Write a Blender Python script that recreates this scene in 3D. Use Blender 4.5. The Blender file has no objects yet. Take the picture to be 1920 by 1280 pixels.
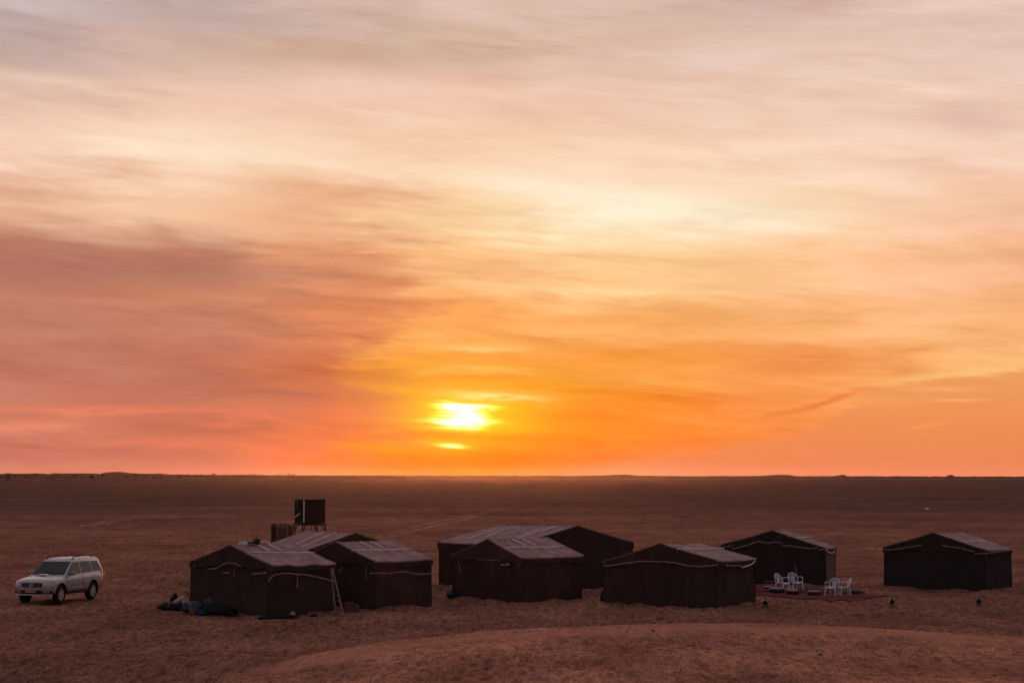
import bpy, bmesh, math, random
import numpy as np
from mathutils import Vector, Matrix

random.seed(7)
sc = bpy.context.scene
COL = sc.collection
R = math.radians

# ------------------------------------------------------------------ camera
F, CH, HZ, ROLL = 3400.0, 5.0, 892.0, 0.0013      # focal (px of a 1920 wide frame), eye height, horizon row, roll
PITCH = math.atan((HZ - 640.0) / F)
cam_d = bpy.data.cameras.new('camera')
cam = bpy.data.objects.new('camera', cam_d)
COL.objects.link(cam)
cam_d.sensor_width = 36.0
cam_d.lens = F / 1920.0 * 36.0
cam_d.clip_start = 0.5
cam_d.clip_end = 30000.0
cam.matrix_world = Matrix.Translation((0, 0, CH)) @ Matrix.Rotation(math.pi / 2 + PITCH, 4, 'X') @ Matrix.Rotation(ROLL, 4, 'Z')
sc.camera = cam


def ray(px, py):
    """direction of a photograph pixel in the world"""
    du, dv = px - 960.0, py - 640.0
    cr, sr = math.cos(ROLL), math.sin(ROLL)
    u, v = du * cr + dv * sr, -du * sr + dv * cr
    c, s = math.cos(PITCH), math.sin(PITCH)
    d = np.array([u / F, c + v / F * s, s - v / F * c])
    return d / np.linalg.norm(d)


def azel(px, py):
    d = ray(px, py)
    return math.degrees(math.atan2(d[0], d[1])), math.degrees(math.asin(d[2]))


# ------------------------------------------------------------------ render settings and exposure
sc.view_settings.view_transform = 'Standard'
sc.view_settings.look = 'None'
sc.view_settings.exposure = 0.0
sc.view_settings.gamma = 1.0
sc.view_settings.use_curve_mapping = False
sc.render.engine = 'CYCLES'
sc.cycles.use_denoising = True
sc.cycles.max_bounces = 5
sc.cycles.diffuse_bounces = 2
sc.cycles.glossy_bounces = 2
sc.cycles.volume_bounces = 0
sc.cycles.sample_clamp_indirect = 4.0


def lin(c):
    return tuple((x / 255.0 / 12.92 if x / 255.0 <= 0.04045 else ((x / 255.0 + 0.055) / 1.055) ** 2.4) for x in c)


# ------------------------------------------------------------------ sky
SUN_AZ, SUN_EL = azel(862, 785)
world = bpy.data.worlds.new('World')
sc.world = world
world.use_nodes = True
WT = world.node_tree
WT.nodes.clear()


class NB:
    """small expression helper for a node tree"""
    def __init__(self, tree):
        self.t = tree

    def put(self, sock, v):
        if isinstance(v, bpy.types.NodeSocket):
            self.t.links.new(v, sock)
        elif v is not None:
            if isinstance(v, (tuple, list)) and sock.type == 'RGBA' and len(v) == 3:
                v = (*v, 1.0)
            sock.default_value = v

    def m(self, op, a, b=None, c=None, clamp=False):
        n = self.t.nodes.new('ShaderNodeMath')
        n.operation = op
        n.use_clamp = clamp
        for i, v in enumerate((a, b, c)):
            if v is not None:
                self.put(n.inputs[i], v)
        return n.outputs[0]

    def add(self, a, b): return self.m('ADD', a, b)
    def sub(self, a, b): return self.m('SUBTRACT', a, b)
    def mul(self, a, b): return self.m('MULTIPLY', a, b)

    def smooth(self, x, lo, hi, to0=0.0, to1=1.0):
        n = self.t.nodes.new('ShaderNodeMapRange')
        n.interpolation_type = 'SMOOTHSTEP'
        self.put(n.inputs[0], x)
        for i, v in zip((1, 2, 3, 4), (lo, hi, to0, to1)):
            self.put(n.inputs[i], v)
        return n.outputs[0]

    def lerp(self, x, lo, hi, to0=0.0, to1=1.0):
        n = self.t.nodes.new('ShaderNodeMapRange')
        self.put(n.inputs[0], x)
        for i, v in zip((1, 2, 3, 4), (lo, hi, to0, to1)):
            self.put(n.inputs[i], v)
        return n.outputs[0]

    def mix(self, f, a, b, mode='MIX'):
        n = self.t.nodes.new('ShaderNodeMix')
        n.data_type = 'RGBA'
        n.blend_type = mode
        n.clamp_factor = True
        self.put(n.inputs[0], f)
        self.put(n.inputs[6], a)
        self.put(n.inputs[7], b)
        return n.outputs[2]

    def ramp(self, x, stops, interp='LINEAR'):
        n = self.t.nodes.new('ShaderNodeValToRGB')
        n.color_ramp.interpolation = interp
        e = n.color_ramp.elements
        while len(e) > 1:
            e.remove(e[-1])
        stops = sorted(stops, key=lambda s: s[0])
        e[0].position = stops[0][0]
        for s in stops[1:]:
            e.new(s[0])
        for el, s in zip(e, stops):
            c = s[1] if isinstance(s[1], (tuple, list)) else (s[1],) * 3
            el.color = (*c[:3], 1.0)
        self.put(n.inputs[0], x)
        return n.outputs[0]

    def xyz(self, x, y, z):
        n = self.t.nodes.new('ShaderNodeCombineXYZ')
        for i, v in enumerate((x, y, z)):
            self.put(n.inputs[i], v)
        return n.outputs[0]

    def sep(self, v):
        n = self.t.nodes.new('ShaderNodeSeparateXYZ')
        self.put(n.inputs[0], v)
        return n.outputs

    def noise(self, vec, scale=1.0, detail=3.0, rough=0.5, dist=0.0, color=False, ntype=None):
        n = self.t.nodes.new('ShaderNodeTexNoise')
        if ntype:
            n.noise_type = ntype
        self.put(n.inputs['Vector'], vec)
        n.inputs['Scale'].default_value = scale
        n.inputs['Detail'].default_value = detail
        n.inputs['Roughness'].default_value = rough
        n.inputs['Distortion'].default_value = dist
        return n.outputs['Color' if color else 'Fac']


W = NB(WT)
tc = WT.nodes.new('ShaderNodeTexCoord')
dx, dy, dz = W.sep(tc.outputs['Generated'])
az = W.mul(W.m('ARCTAN2', dx, dy), 180 / math.pi)
el = W.mul(W.m('ARCSINE', dz), 180 / math.pi)
# cirrus streaks: noise on the direction itself, drawn out sideways, combed slightly downwards to the right
zt = W.add(dz, W.mul(dx, W.add(0.03, W.mul(W.m('MAXIMUM', dz, 0.0), 0.16))))
warpc = W.sep(W.noise(W.xyz(W.mul(dx, 7.0), W.mul(dy, 7.0), W.mul(zt, 34.0)), 1.0, 4.0, 0.55, 0.0, True))
zw = W.add(zt, W.mul(W.sub(warpc[2], 0.5), 0.013))
s1 = W.noise(W.xyz(W.mul(dx, 12.5), W.mul(dy, 12.5), W.mul(zw, 80.0)), 1.0, 6.0, 0.55, 0.35)
s2 = W.noise(W.xyz(W.add(W.mul(dx, 27.0), 5.0), W.mul(dy, 27.0), W.mul(W.add(zw, W.mul(dx, 0.02)), 260.0)), 1.0, 4.0, 0.55, 0.5)
s3 = W.noise(W.xyz(W.add(W.mul(dx, 70.0), 2.0), W.mul(dy, 70.0), W.mul(W.add(zw, W.mul(dx, 0.02)), 560.0)), 1.0, 4.0, 0.6, 0.6)
streak = W.add(W.add(W.mul(W.sub(s1, 0.5), 0.74), W.mul(W.sub(s2, 0.5), 0.36)), W.mul(W.sub(s3, 0.5), 0.10))       # about -0.3 .. 0.3
azw = W.add(W.add(az, W.mul(W.sub(warpc[0], 0.5), 9.0)), W.mul(streak, 7.0))
elw = W.add(W.add(el, W.mul(W.sub(warpc[1], 0.5), 1.5)), W.mul(streak, W.smooth(el, 4.0, 9.0, 1.5, 1.0)))

rows = (0, 100, 200, 300, 400, 500, 600, 700, 780, 860, 890)
stations = {
    0:    [(204, 184, 180), (190, 165, 160), (224, 188, 168), (246, 206, 180), (226, 172, 138), (184, 121, 101), (194, 126, 103), (197, 122, 100), (204, 123, 99), (204, 121, 98), (216, 131, 106)],
    350:  [(196, 170, 162), (212, 178, 162), (240, 198, 174), (252, 220, 190), (246, 200, 162), (190, 124, 98), (202, 130, 101), (194, 119, 95), (205, 119, 92), (213, 120, 92), (223, 128, 100)],
    650:  [(212, 180, 166), (210, 175, 152), (243, 202, 178), (248, 208, 174), (238, 180, 140), (228, 152, 108), (228, 140, 92), (212, 118, 76), (236, 122, 76), (244, 122, 76), (246, 132, 90)],
    860:  [(222, 188, 172), (212, 178, 154), (241, 198, 174), (251, 212, 176), (253, 212, 160), (252, 190, 130), (252, 168, 92), (252, 160, 52), (255, 160, 20), (255, 124, 10), (255, 122, 48)],
    1150: [(220, 188, 170), (228, 195, 176), (239, 198, 174), (251, 214, 182), (254, 234, 198), (253, 206, 148), (253, 180, 106), (253, 158, 66), (253, 138, 36), (250, 124, 54), (250, 128, 76)],
    1500: [(214, 180, 166), (230, 197, 180), (238, 202, 178), (250, 214, 188), (252, 216, 176), (252, 196, 144), (252, 180, 116), (246, 150, 82), (249, 146, 72), (244, 130, 76), (246, 134, 90)],
    1900: [(232, 198, 182), (228, 196, 180), (236, 200, 182), (246, 206, 182), (244, 192, 158), (250, 186, 146), (252, 182, 124), (250, 180, 108), (240, 150, 90), (236, 136, 86), (240, 142, 102)],
}
SPAN = 14.5
pos = W.m('DIVIDE', elw, SPAN, None, True)
sky_c = None
prev = None
for px_, cols in stations.items():
    stops = [(min(1.0, max(0.0, azel(960, y)[1] / SPAN)), lin(c)) for y, c in zip(rows, cols)]
    c_ = W.ramp(pos, stops, 'EASE')
    a_ = azel(px_, 600)[0]
    sky_c = c_ if sky_c is None else W.mix(W.smooth(azw, prev, a_), sky_c, c_)
    prev = a_


def blob(cx, cy, rx, ry, tilt=0.0, warp=1.0, power=1.0):
    """soft elongated patch in the sky, centre and radii given in photograph pixels; 0..1"""
    a0, e0 = azel(cx, cy)
    k = math.degrees(1.0 / F)
    t = R(tilt)
    ua = W.sub(W.add(az, W.mul(W.sub(warpc[0], 0.5), 3.0 * warp)), a0)
    ue = W.sub(W.add(el, W.mul(streak, 1.3 * warp)), e0)
    p = W.add(W.mul(ua, math.cos(t) / (rx * k)), W.mul(ue, -math.sin(t) / (rx * k)))
    q = W.add(W.mul(ua, math.sin(t) / (ry * k)), W.mul(ue, math.cos(t) / (ry * k)))
    r2 = W.add(W.mul(p, p), W.mul(q, q))
    return W.m('EXPONENT', W.mul(r2, -power))


def tint(fac, amount, col):
    """lean the cloud colour towards col (photograph colour) where the patch is"""
    global sky_c
    sky_c = W.mix(W.mul(fac, amount), sky_c, lin(col))


tint(blob(230, 503, 340, 24, 0, 0.7), 0.55, (170, 112, 95))
tint(blob(330, 562, 280, 17, 0, 0.7), 0.45, (219, 144, 108))          # dark bank at the left
tint(blob(120, 560, 200, 40, 0, 0.8), 0.35, (182, 110, 90))
tint(blob(560, 690, 230, 26, 3, 0.8), 0.40, (196, 104, 70))
tint(blob(640, 366, 150, 22, 4, 0.9), 0.55, (232, 166, 126))
tint(blob(370, 285, 210, 26, 3, 0.8), 0.55, (254, 226, 198))
tint(blob(700, 310, 240, 14, 4, 0.8), 0.40, (254, 222, 190))
tint(blob(1290, 395, 260, 30, 6, 0.8), 0.75, (255, 240, 212))
tint(blob(1010, 345, 180, 22, 5, 0.8), 0.60, (255, 236, 208))
tint(blob(1130, 545, 190, 10, 2, 0.7), 0.60, (255, 220, 160))
tint(blob(1680, 305, 170, 13, 8, 0.8), 0.50, (232, 188, 164))
tint(blob(1830, 228, 90, 24, 10, 0.8), 0.55, (222, 182, 168))
tint(blob(1350, 10, 320, 18, -4, 0.8), 0.50, (208, 172, 160))
tint(blob(860, 95, 420, 26, -2, 0.8), 0.35, (208, 172, 150))
tint(blob(60, 105, 130, 40, 0, 0.8), 0.45, (186, 162, 158))
tint(blob(330, 15, 330, 26, 5, 0.8), 0.45, (192, 166, 158))
tint(blob(70, 145, 200, 8, 2, 0.6), 0.45, (240, 208, 186))
tint(blob(1720, 165, 150, 9, 9, 0.7), 0.50, (252, 220, 200))
tint(blob(1040, 600, 190, 10, 2, 0.8), 0.40, (255, 158, 78))
tint(blob(1330, 650, 260, 18, 4, 0.8), 0.35, (244, 146, 78))
tint(blob(50, 800, 110, 13, -3, 0.5), 0.65, (243, 142, 112))
tint(blob(330, 830, 140, 9, 0, 0.7), 0.45, (246, 130, 98))
tint(blob(280, 768, 260, 8, 0, 0.7), 0.40, (240, 124, 92))
tint(blob(120, 850, 220, 10, 0, 0.7), 0.35, (206, 108, 92))
tint(blob(905, 652, 90, 9, 3, 0.7), 0.60, (255, 208, 128))
tint(blob(905, 692, 80, 8, 3, 0.7), 0.60, (255, 204, 110))
tint(blob(1000, 672, 130, 8, 2, 0.7), 0.45, (255, 150, 70))
tint(blob(900, 706, 80, 6, 3, 0.7), 0.50, (244, 128, 48))
tint(blob(735, 702, 75, 15, 3, 0.7), 0.60, (206, 108, 62))
tint(blob(1220, 718, 150, 13, 4, 0.7), 0.50, (255, 180, 92))
tint(blob(1120, 778, 95, 8, 2, 0.7), 0.55, (255, 128, 40))
tint(blob(1000, 822, 230, 16, 2, 0.6), 0.60, (255, 120, 14))
tint(blob(880, 862, 170, 18, 0, 0.6), 0.85, (255, 112, 0))
tint(blob(1330, 745, 110, 9, 0, 0.7), 0.35, (238, 128, 66))
tint(blob(170, 770, 190, 7, 0, 0.5), 0.45, (243, 138, 102))
tint(blob(430, 640, 220, 20, 0, 0.8), 0.35, (190, 112, 88))
# streak modulation of the sheet
mod = W.ramp(W.add(W.mul(streak, 1.25), 0.5), [(0.0, (0.74, 0.62, 0.58)), (0.5, (1.0, 1.0, 1.0)), (1.0, (1.16, 1.32, 1.5))])
amt = W.mul(W.smooth(el, 0.0, 1.6, 0.5, 1.0), W.smooth(el, 4.0, 9.0, 1.0, 0.72))
sheet = W.mix(amt, sky_c, W.mix(1.0, sky_c, mod, 'MULTIPLY'))
# clear air under the edge of the cloud sheet, low on the right
edge = [(1040, 888), (1180, 858), (1330, 838), (1480, 818), (1560, 790), (1640, 745), (1700, 722), (1800, 706), (1920, 688), (2100, 660)]
ea = [(azel(x, y)) for x, y in edge]
lo_a, hi_a = ea[0][0], ea[-1][0]
line = W.mul(W.ramp(W.lerp(W.add(az, W.mul(W.sub(warpc[0], 0.5), 2.0)), lo_a, hi_a), [((a - lo_a) / (hi_a - lo_a), e / 10.0) for a, e in ea]), 10.0)
under = W.sub(W.sub(line, el), W.mul(streak, 1.7))
clear = W.mul(W.smooth(under, -0.10, 0.16), W.smooth(az, lo_a - 0.5, lo_a + 2.5))
clear_c = W.ramp(W.m('DIVIDE', el, 4.0, None, True), [(0.0, lin((243, 140, 104))), (0.12, lin((238, 134, 84))), (0.45, lin((238, 144, 84))), (1.0, lin((232, 160, 100)))])
sheet = W.mix(W.mul(clear, 0.88), sheet, clear_c)


def wisp(cx, cy, rx, ry, tilt, amount, col):
    global sheet
    sheet = W.mix(W.mul(blob(cx, cy, rx, ry, tilt, 0.35), amount), sheet, lin(col))


wisp(1765, 729, 70, 5, 0, 0.8, (252, 168, 104))
wisp(1800, 750, 46, 2.4, 0, 0.9, (252, 176, 118))
wisp(1735, 797, 34, 3.5, -9, 0.7, (252, 156, 92))
wisp(1800, 700, 170, 7, -7, 0.6, (253, 196, 126))
wisp(1640, 752, 130, 9, 0, 0.35, (253, 174, 96))
wisp(1560, 752, 62, 4.5, -17, 0.75, (230, 118, 62))
wisp(1480, 770, 70, 5, -12, 0.55, (232, 118, 60))
# the sun behind the cloud: broken white core, a sliver under a bar of cloud, yellow bloom
bloom = blob(880, 775, 150, 62, 3, 0.5)
sheet = W.mix(W.mul(bloom, 0.75), sheet, lin((255, 186, 30)))
gaps = W.smooth(W.add(streak, 0.5), 0.40, 0.56)
wedge = W.mul(blob(935, 744, 78, 9, 4, 0.5), gaps)
sheet = W.mix(W.mul(wedge, 0.9), sheet, lin((255, 240, 150)))
bar = W.sub(1.0, W.mul(blob(870, 820, 160, 8.0, 2, 0.25), 0.97))
core = W.add(blob(858, 789, 47, 23, 0, 0.62, 1.0), W.mul(blob(872, 762, 62, 7, 3, 0.5), 0.8))
core = W.add(core, W.mul(blob(858, 791, 86, 7, 0, 0.6), 0.5))
core = W.add(core, W.mul(blob(866, 776, 44, 14, 2, 0.6), 0.35))
s4 = W.noise(W.xyz(W.mul(dx, 42.0), W.mul(dy, 42.0), W.mul(W.add(dz, W.mul(dx, 0.04)), 620.0)), 1.0, 4.0, 0.6, 0.5)
core = W.mul(core, W.smooth(s4, 0.30, 0.68, 0.45, 1.25))
core = W.mul(core, bar)
core = W.add(core, W.mul(blob(842, 834, 34, 5.5, 5, 0.28), 0.66))
bar_c = W.mul(blob(880, 818, 170, 6, 2, 0.3), 0.5)
sheet = W.mix(bar_c, sheet, lin((255, 128, 0)))
halo = W.add(W.mul(blob(862, 782, 105, 46, 0, 0.5), 0.22), 0.0)
sheet = W.mix(1.0, sheet, W.mix(halo, (0, 0, 0), (1.0, 0.62, 0.05)), 'ADD')
sun_add = W.mix(1.0, (0, 0, 0), W.ramp(W.m('MULTIPLY', core, 0.8, None, True), [(0.0, (0, 0, 0)), (0.12, (0.05, 0.07, 0.0)), (0.30, (0.35, 0.34, 0.04)), (0.50, (0.9, 0.78, 0.38)), (0.68, (1.5, 1.3, 0.95)), (1.0, (3.0, 2.6, 2.0))]), 'ADD')
sheet = W.mix(1.0, sheet, sun_add, 'ADD')
# the rest of the dome: the sheet pales upwards and cools away from the sun; the Nishita air shows through it
nish = WT.nodes.new('ShaderNodeTexSky')
nish.sky_type = 'NISHITA'
nish.sun_disc = False
nish.sun_elevation = R(SUN_EL)
nish.sun_rotation = R(SUN_AZ)
nish.dust_density = 2.5
sv = (math.sin(R(SUN_AZ)) * math.cos(R(SUN_EL)), math.cos(R(SUN_AZ)) * math.cos(R(SUN_EL)), math.sin(R(SUN_EL)))
cosang = W.add(W.add(W.mul(dx, sv[0]), W.mul(dy, sv[1])), W.mul(dz, sv[2]))
ang = W.mul(W.m('ARCCOSINE', W.m('MAXIMUM', W.m('MINIMUM', cosang, 0.99999), -0.99999)), 180 / math.pi)
far_c = W.ramp(W.m('DIVIDE', W.m('MAXIMUM', el, 0.0), 90.0), [(0.0, (0.29, 0.20, 0.22)), (0.12, (0.36, 0.28, 0.32)), (0.4, (0.29, 0.26, 0.32)), (1.0, (0.22, 0.22, 0.28))])
far_c = W.mix(0.5, far_c, W.mix(1.0, far_c, mod, 'MULTIPLY'))
dome = W.mix(W.smooth(ang, 17.0, 75.0), sheet, far_c)
nis = W.mix(1.0, nish.outputs[0], (0.10, 0.10, 0.10), 'MULTIPLY')
dome = W.mix(W.smooth(ang, 20.0, 90.0, 0.0, 0.25), dome, nis)
bg = WT.nodes.new('ShaderNodeBackground')
WT.links.new(dome, bg.inputs[0])
bg.inputs[1].default_value = 1.0
wo = WT.nodes.new('ShaderNodeOutputWorld')
WT.links.new(bg.outputs[0], wo.inputs[0])
world.cycles.sampling_method = 'MANUAL'
world.cycles.sample_map_resolution = 1024

# ------------------------------------------------------------------ sun: veiled, low, behind the camp
sun_d = bpy.data.lights.new('sun', 'SUN')
sun_d.energy = 2.0
sun_d.angle = R(10)
sun_d.color = (1.0, 0.36, 0.12)
sun = bpy.data.objects.new('sun', sun_d)
COL.objects.link(sun)
sun.rotation_euler = Vector((sv[0], sv[1], math.sin(R(2.8)))).to_track_quat('Z', 'Y').to_euler()


# ------------------------------------------------------------------ helpers
def vnoise(x, y, seed=0):
    x = np.asarray(x, float); y = np.asarray(y, float)
    xi = np.floor(x).astype(np.int64); yi = np.floor(y).astype(np.int64)
    xf = x - xi; yf = y - yi

    def hsh(a, b):
        n = (a * 374761393 + b * 668265263 + seed * 974634777) & 0x7fffffff
        n = ((n ^ (n >> 13)) * 1274126177) & 0x7fffffff
        return ((n ^ (n >> 16)) & 0xffff) / 65535.0
    u = xf * xf * xf * (xf * (xf * 6 - 15) + 10); v = yf * yf * yf * (yf * (yf * 6 - 15) + 10)
    a = hsh(xi, yi); b = hsh(xi + 1, yi); c = hsh(xi, yi + 1); d = hsh(xi + 1, yi + 1)
    return (a * (1 - u) + b * u) * (1 - v) + (c * (1 - u) + d * u) * v - 0.5


def fbm(x, y, octv=4, seed=0):
    s, a = 0.0, 1.0
    for i in range(octv):
        s = s + a * vnoise(x * 2 ** i + 13.7 * i, y * 2 ** i - 7.1 * i, seed + i)
        a *= 0.5
    return s


def new_obj(name, mesh, parent=None, loc=None):
    o = bpy.data.objects.new(name, mesh)
    COL.objects.link(o)
    if loc is not None:
        o.location = loc
    if parent is not None:
        o.parent = parent
    return o


def from_data(name, verts, faces, mat=None, parent=None, smooth=False, origin=None, loc=None):
    """mesh object; verts are world points when origin (parent's location) is given"""
    v = np.asarray(verts, float)
    if origin is not None:
        v = v - np.asarray(origin, float)
    me = bpy.data.meshes.new(name)
    me.from_pydata([tuple(p) for p in v], [], [tuple(f) for f in faces])
    me.validate()
    me.update()
    if smooth:
        me.polygons.foreach_set('use_smooth', [True] * len(me.polygons))
    if mat:
        me.materials.append(mat)
    return new_obj(name, me, parent, loc)


def tag(o, label, cat, group=None, kind=None):
    if label:
        o['label'] = label
    if cat:
        o['category'] = cat
    if group:
        o['group'] = group
    if kind:
        o['kind'] = kind
    return o


def thing(name, loc, label, cat, group=None, rotz=0.0):
    o = bpy.data.objects.new(name, None)
    COL.objects.link(o)
    o.location = loc
    o.rotation_euler = (0, 0, rotz)
    o.empty_display_size = 0.2
    return tag(o, label, cat, group)


class MB:
    def __init__(self):
        self.v, self.f = [], []

    def raw(self, v, f):
        n = len(self.v)
        self.v += [tuple(map(float, p)) for p in v]
        self.f += [tuple(i + n for i in q) for q in f]
        return self

    def box(self, c, s, rot=None, taper=1.0):
        pts = []
        for k in (-1, 1):
            t = taper if k == 1 else 1.0
            for i, j in ((-1, -1), (1, -1), (1, 1), (-1, 1)):
                p = Vector((i * s[0] / 2 * t, j * s[1] / 2 * t, k * s[2] / 2))
                if rot is not None:
                    p = rot @ p
                pts.append(tuple(p + Vector(c)))
        return self.raw(pts, [(3, 2, 1, 0), (4, 5, 6, 7), (0, 1, 5, 4), (1, 2, 6, 5), (2, 3, 7, 6), (3, 0, 4, 7)])

    def tube(self, path, r, n=8, cap=True, flat=1.0):
        path = [Vector(p) for p in path]
        rr = r if isinstance(r, (list, tuple)) else [r] * len(path)
        v, f = [], []
        up = Vector((0, 0, 1))
        for i, p in enumerate(path):
            t = (path[min(i + 1, len(path) - 1)] - path[max(i - 1, 0)]).normalized()
            a = t.cross(up)
            if a.length < 1e-3:
                a = t.cross(Vector((0, 1, 0)))
            a.normalize()
            b = a.cross(t).normalized()
            for k in range(n):
                q = 2 * math.pi * k / n
                v.append(tuple(p + a * math.cos(q) * rr[i] + b * math.sin(q) * rr[i] * flat))
        for i in range(len(path) - 1):
            for k in range(n):
                k2 = (k + 1) % n
                f.append((i * n + k, i * n + k2, (i + 1) * n + k2, (i + 1) * n + k))
        if cap:
            f.append(tuple(range(n))[::-1])
            f.append(tuple((len(path) - 1) * n + k for k in range(n)))
        return self.raw(v, f)

    def lathe(self, prof, n=20, c=(0, 0, 0), axis='Z', wob=0.0, seed=0, cap=True):
        v, f = [], []
        rnd = random.Random(seed)
        ph = [rnd.uniform(0, 6.28) for _ in range(4)]
        for r, z in prof:
            for k in range(n):
                q = 2 * math.pi * k / n
                w = 1 + wob * (math.sin(3 * q + ph[0]) + 0.6 * math.sin(5 * q + ph[1] + z * 7))
                x, y = r * math.cos(q) * w, r * math.sin(q) * w
                p = (x, y, z) if axis == 'Z' else (x, z, y)
                v.append((p[0] + c[0], p[1] + c[1], p[2] + c[2]))
        m = len(prof)
        for i in range(m - 1):
            for k in range(n):
                k2 = (k + 1) % n
                q = (i * n + k, i * n + k2, (i + 1) * n + k2, (i + 1) * n + k)
                f.append(q if axis == 'Z' else q[::-1])
        if cap:
            f.append(tuple(range(n))[::-1])
            f.append(tuple((m - 1) * n + k for k in range(n)))
        return self.raw(v, f)

    def prism(self, poly, h, M=None):
        """poly: list of 3D points; extruded by vector h"""
        n = len(poly)
        h = Vector(h)
        v = [tuple(Vector(p)) for p in poly] + [tuple(Vector(p) + h) for p in poly]
        f = [tuple(range(n))[::-1], tuple(range(n, 2 * n))] + [(i, (i + 1) % n, n + (i + 1) % n, n + i) for i in range(n)]
        return self.raw(v, f)

    def build(self, name, mat, parent=None, smooth=False, origin=None, loc=None, bevel=0.0):
        o = from_data(name, self.v, self.f, mat, parent, smooth, origin, loc)
        bm = bmesh.new()
        bm.from_mesh(o.data)
        bmesh.ops.recalc_face_normals(bm, faces=bm.faces)
        if bevel > 0:
            bmesh.ops.bevel(bm, geom=[e for e in bm.edges], offset=bevel, segments=2, profile=0.6, affect='EDGES', clamp_overlap=True)
        bm.to_mesh(o.data)
        bm.free()
        if smooth:
            o.data.polygons.foreach_set('use_smooth', [True] * len(o.data.polygons))
            o.data.set_sharp_from_angle(angle=R(40))
        return o


# ------------------------------------------------------------------ materials
def mat(name, col, rough=0.85, spec=0.3, metal=0.0, vary=0.25, scale=6.0, bump=0.0, bscale=40.0, stretch=(1, 1, 1), sheen=0.0, sheen_col=(1, 1, 1), coat=0.0, dirt=None, lowtone=False):
    m = bpy.data.materials.new(name)
    m.use_nodes = True
    t = m.node_tree
    b = t.nodes['Principled BSDF']
    N = NB(t)
    tcn = t.nodes.new('ShaderNodeTexCoord')
    mp = t.nodes.new('ShaderNodeMapping')
    mp.inputs['Scale'].default_value = stretch
    t.links.new(tcn.outputs['Object'], mp.inputs[0])
    v = mp.outputs[0]
    n = N.noise(v, scale, 5.0, 0.6)
    lo = tuple(c * (1 - vary) for c in col)
    hi = tuple(min(1, c * (1 + vary)) for c in col)
    c = N.ramp(n, [(0.3, lo), (0.7, hi)])
    if dirt:
        d = N.smooth(N.noise(v, scale * 0.35, 4.0, 0.6), 0.5, 0.7)
        c = N.mix(N.mul(d, dirt[1]), c, dirt[0])
    if lowtone:       # browner towards the bottom of the panels
        oz = N.sep(tcn.outputs['Object'])[2]
        d = N.smooth(N.add(oz, N.mul(N.sub(N.noise(v, 5.0, 4.0, 0.6), 0.5), 0.35)), 1.05, 0.45)
        c = N.mix(N.mul(d, 0.75), c, (0.20, 0.105, 0.078))
    t.links.new(c, b.inputs['Base Color'])
    b.inputs['Roughness'].default_value = rough
    b.inputs['Specular IOR Level'].default_value = spec
    b.inputs['Metallic'].default_value = metal
    b.inputs['Sheen Weight'].default_value = sheen
    b.inputs['Sheen Tint'].default_value = (*sheen_col, 1)
    b.inputs['Coat Weight'].default_value = coat
    if bump:
        bn = t.nodes.new('ShaderNodeBump')
        bn.inputs['Strength'].default_value = bump
        bn.inputs['Distance'].default_value = 0.02
        t.links.new(N.noise(v, bscale, 4.0, 0.6), bn.inputs['Height'])
        t.links.new(bn.outputs[0], b.inputs['Normal'])
    return m


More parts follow.
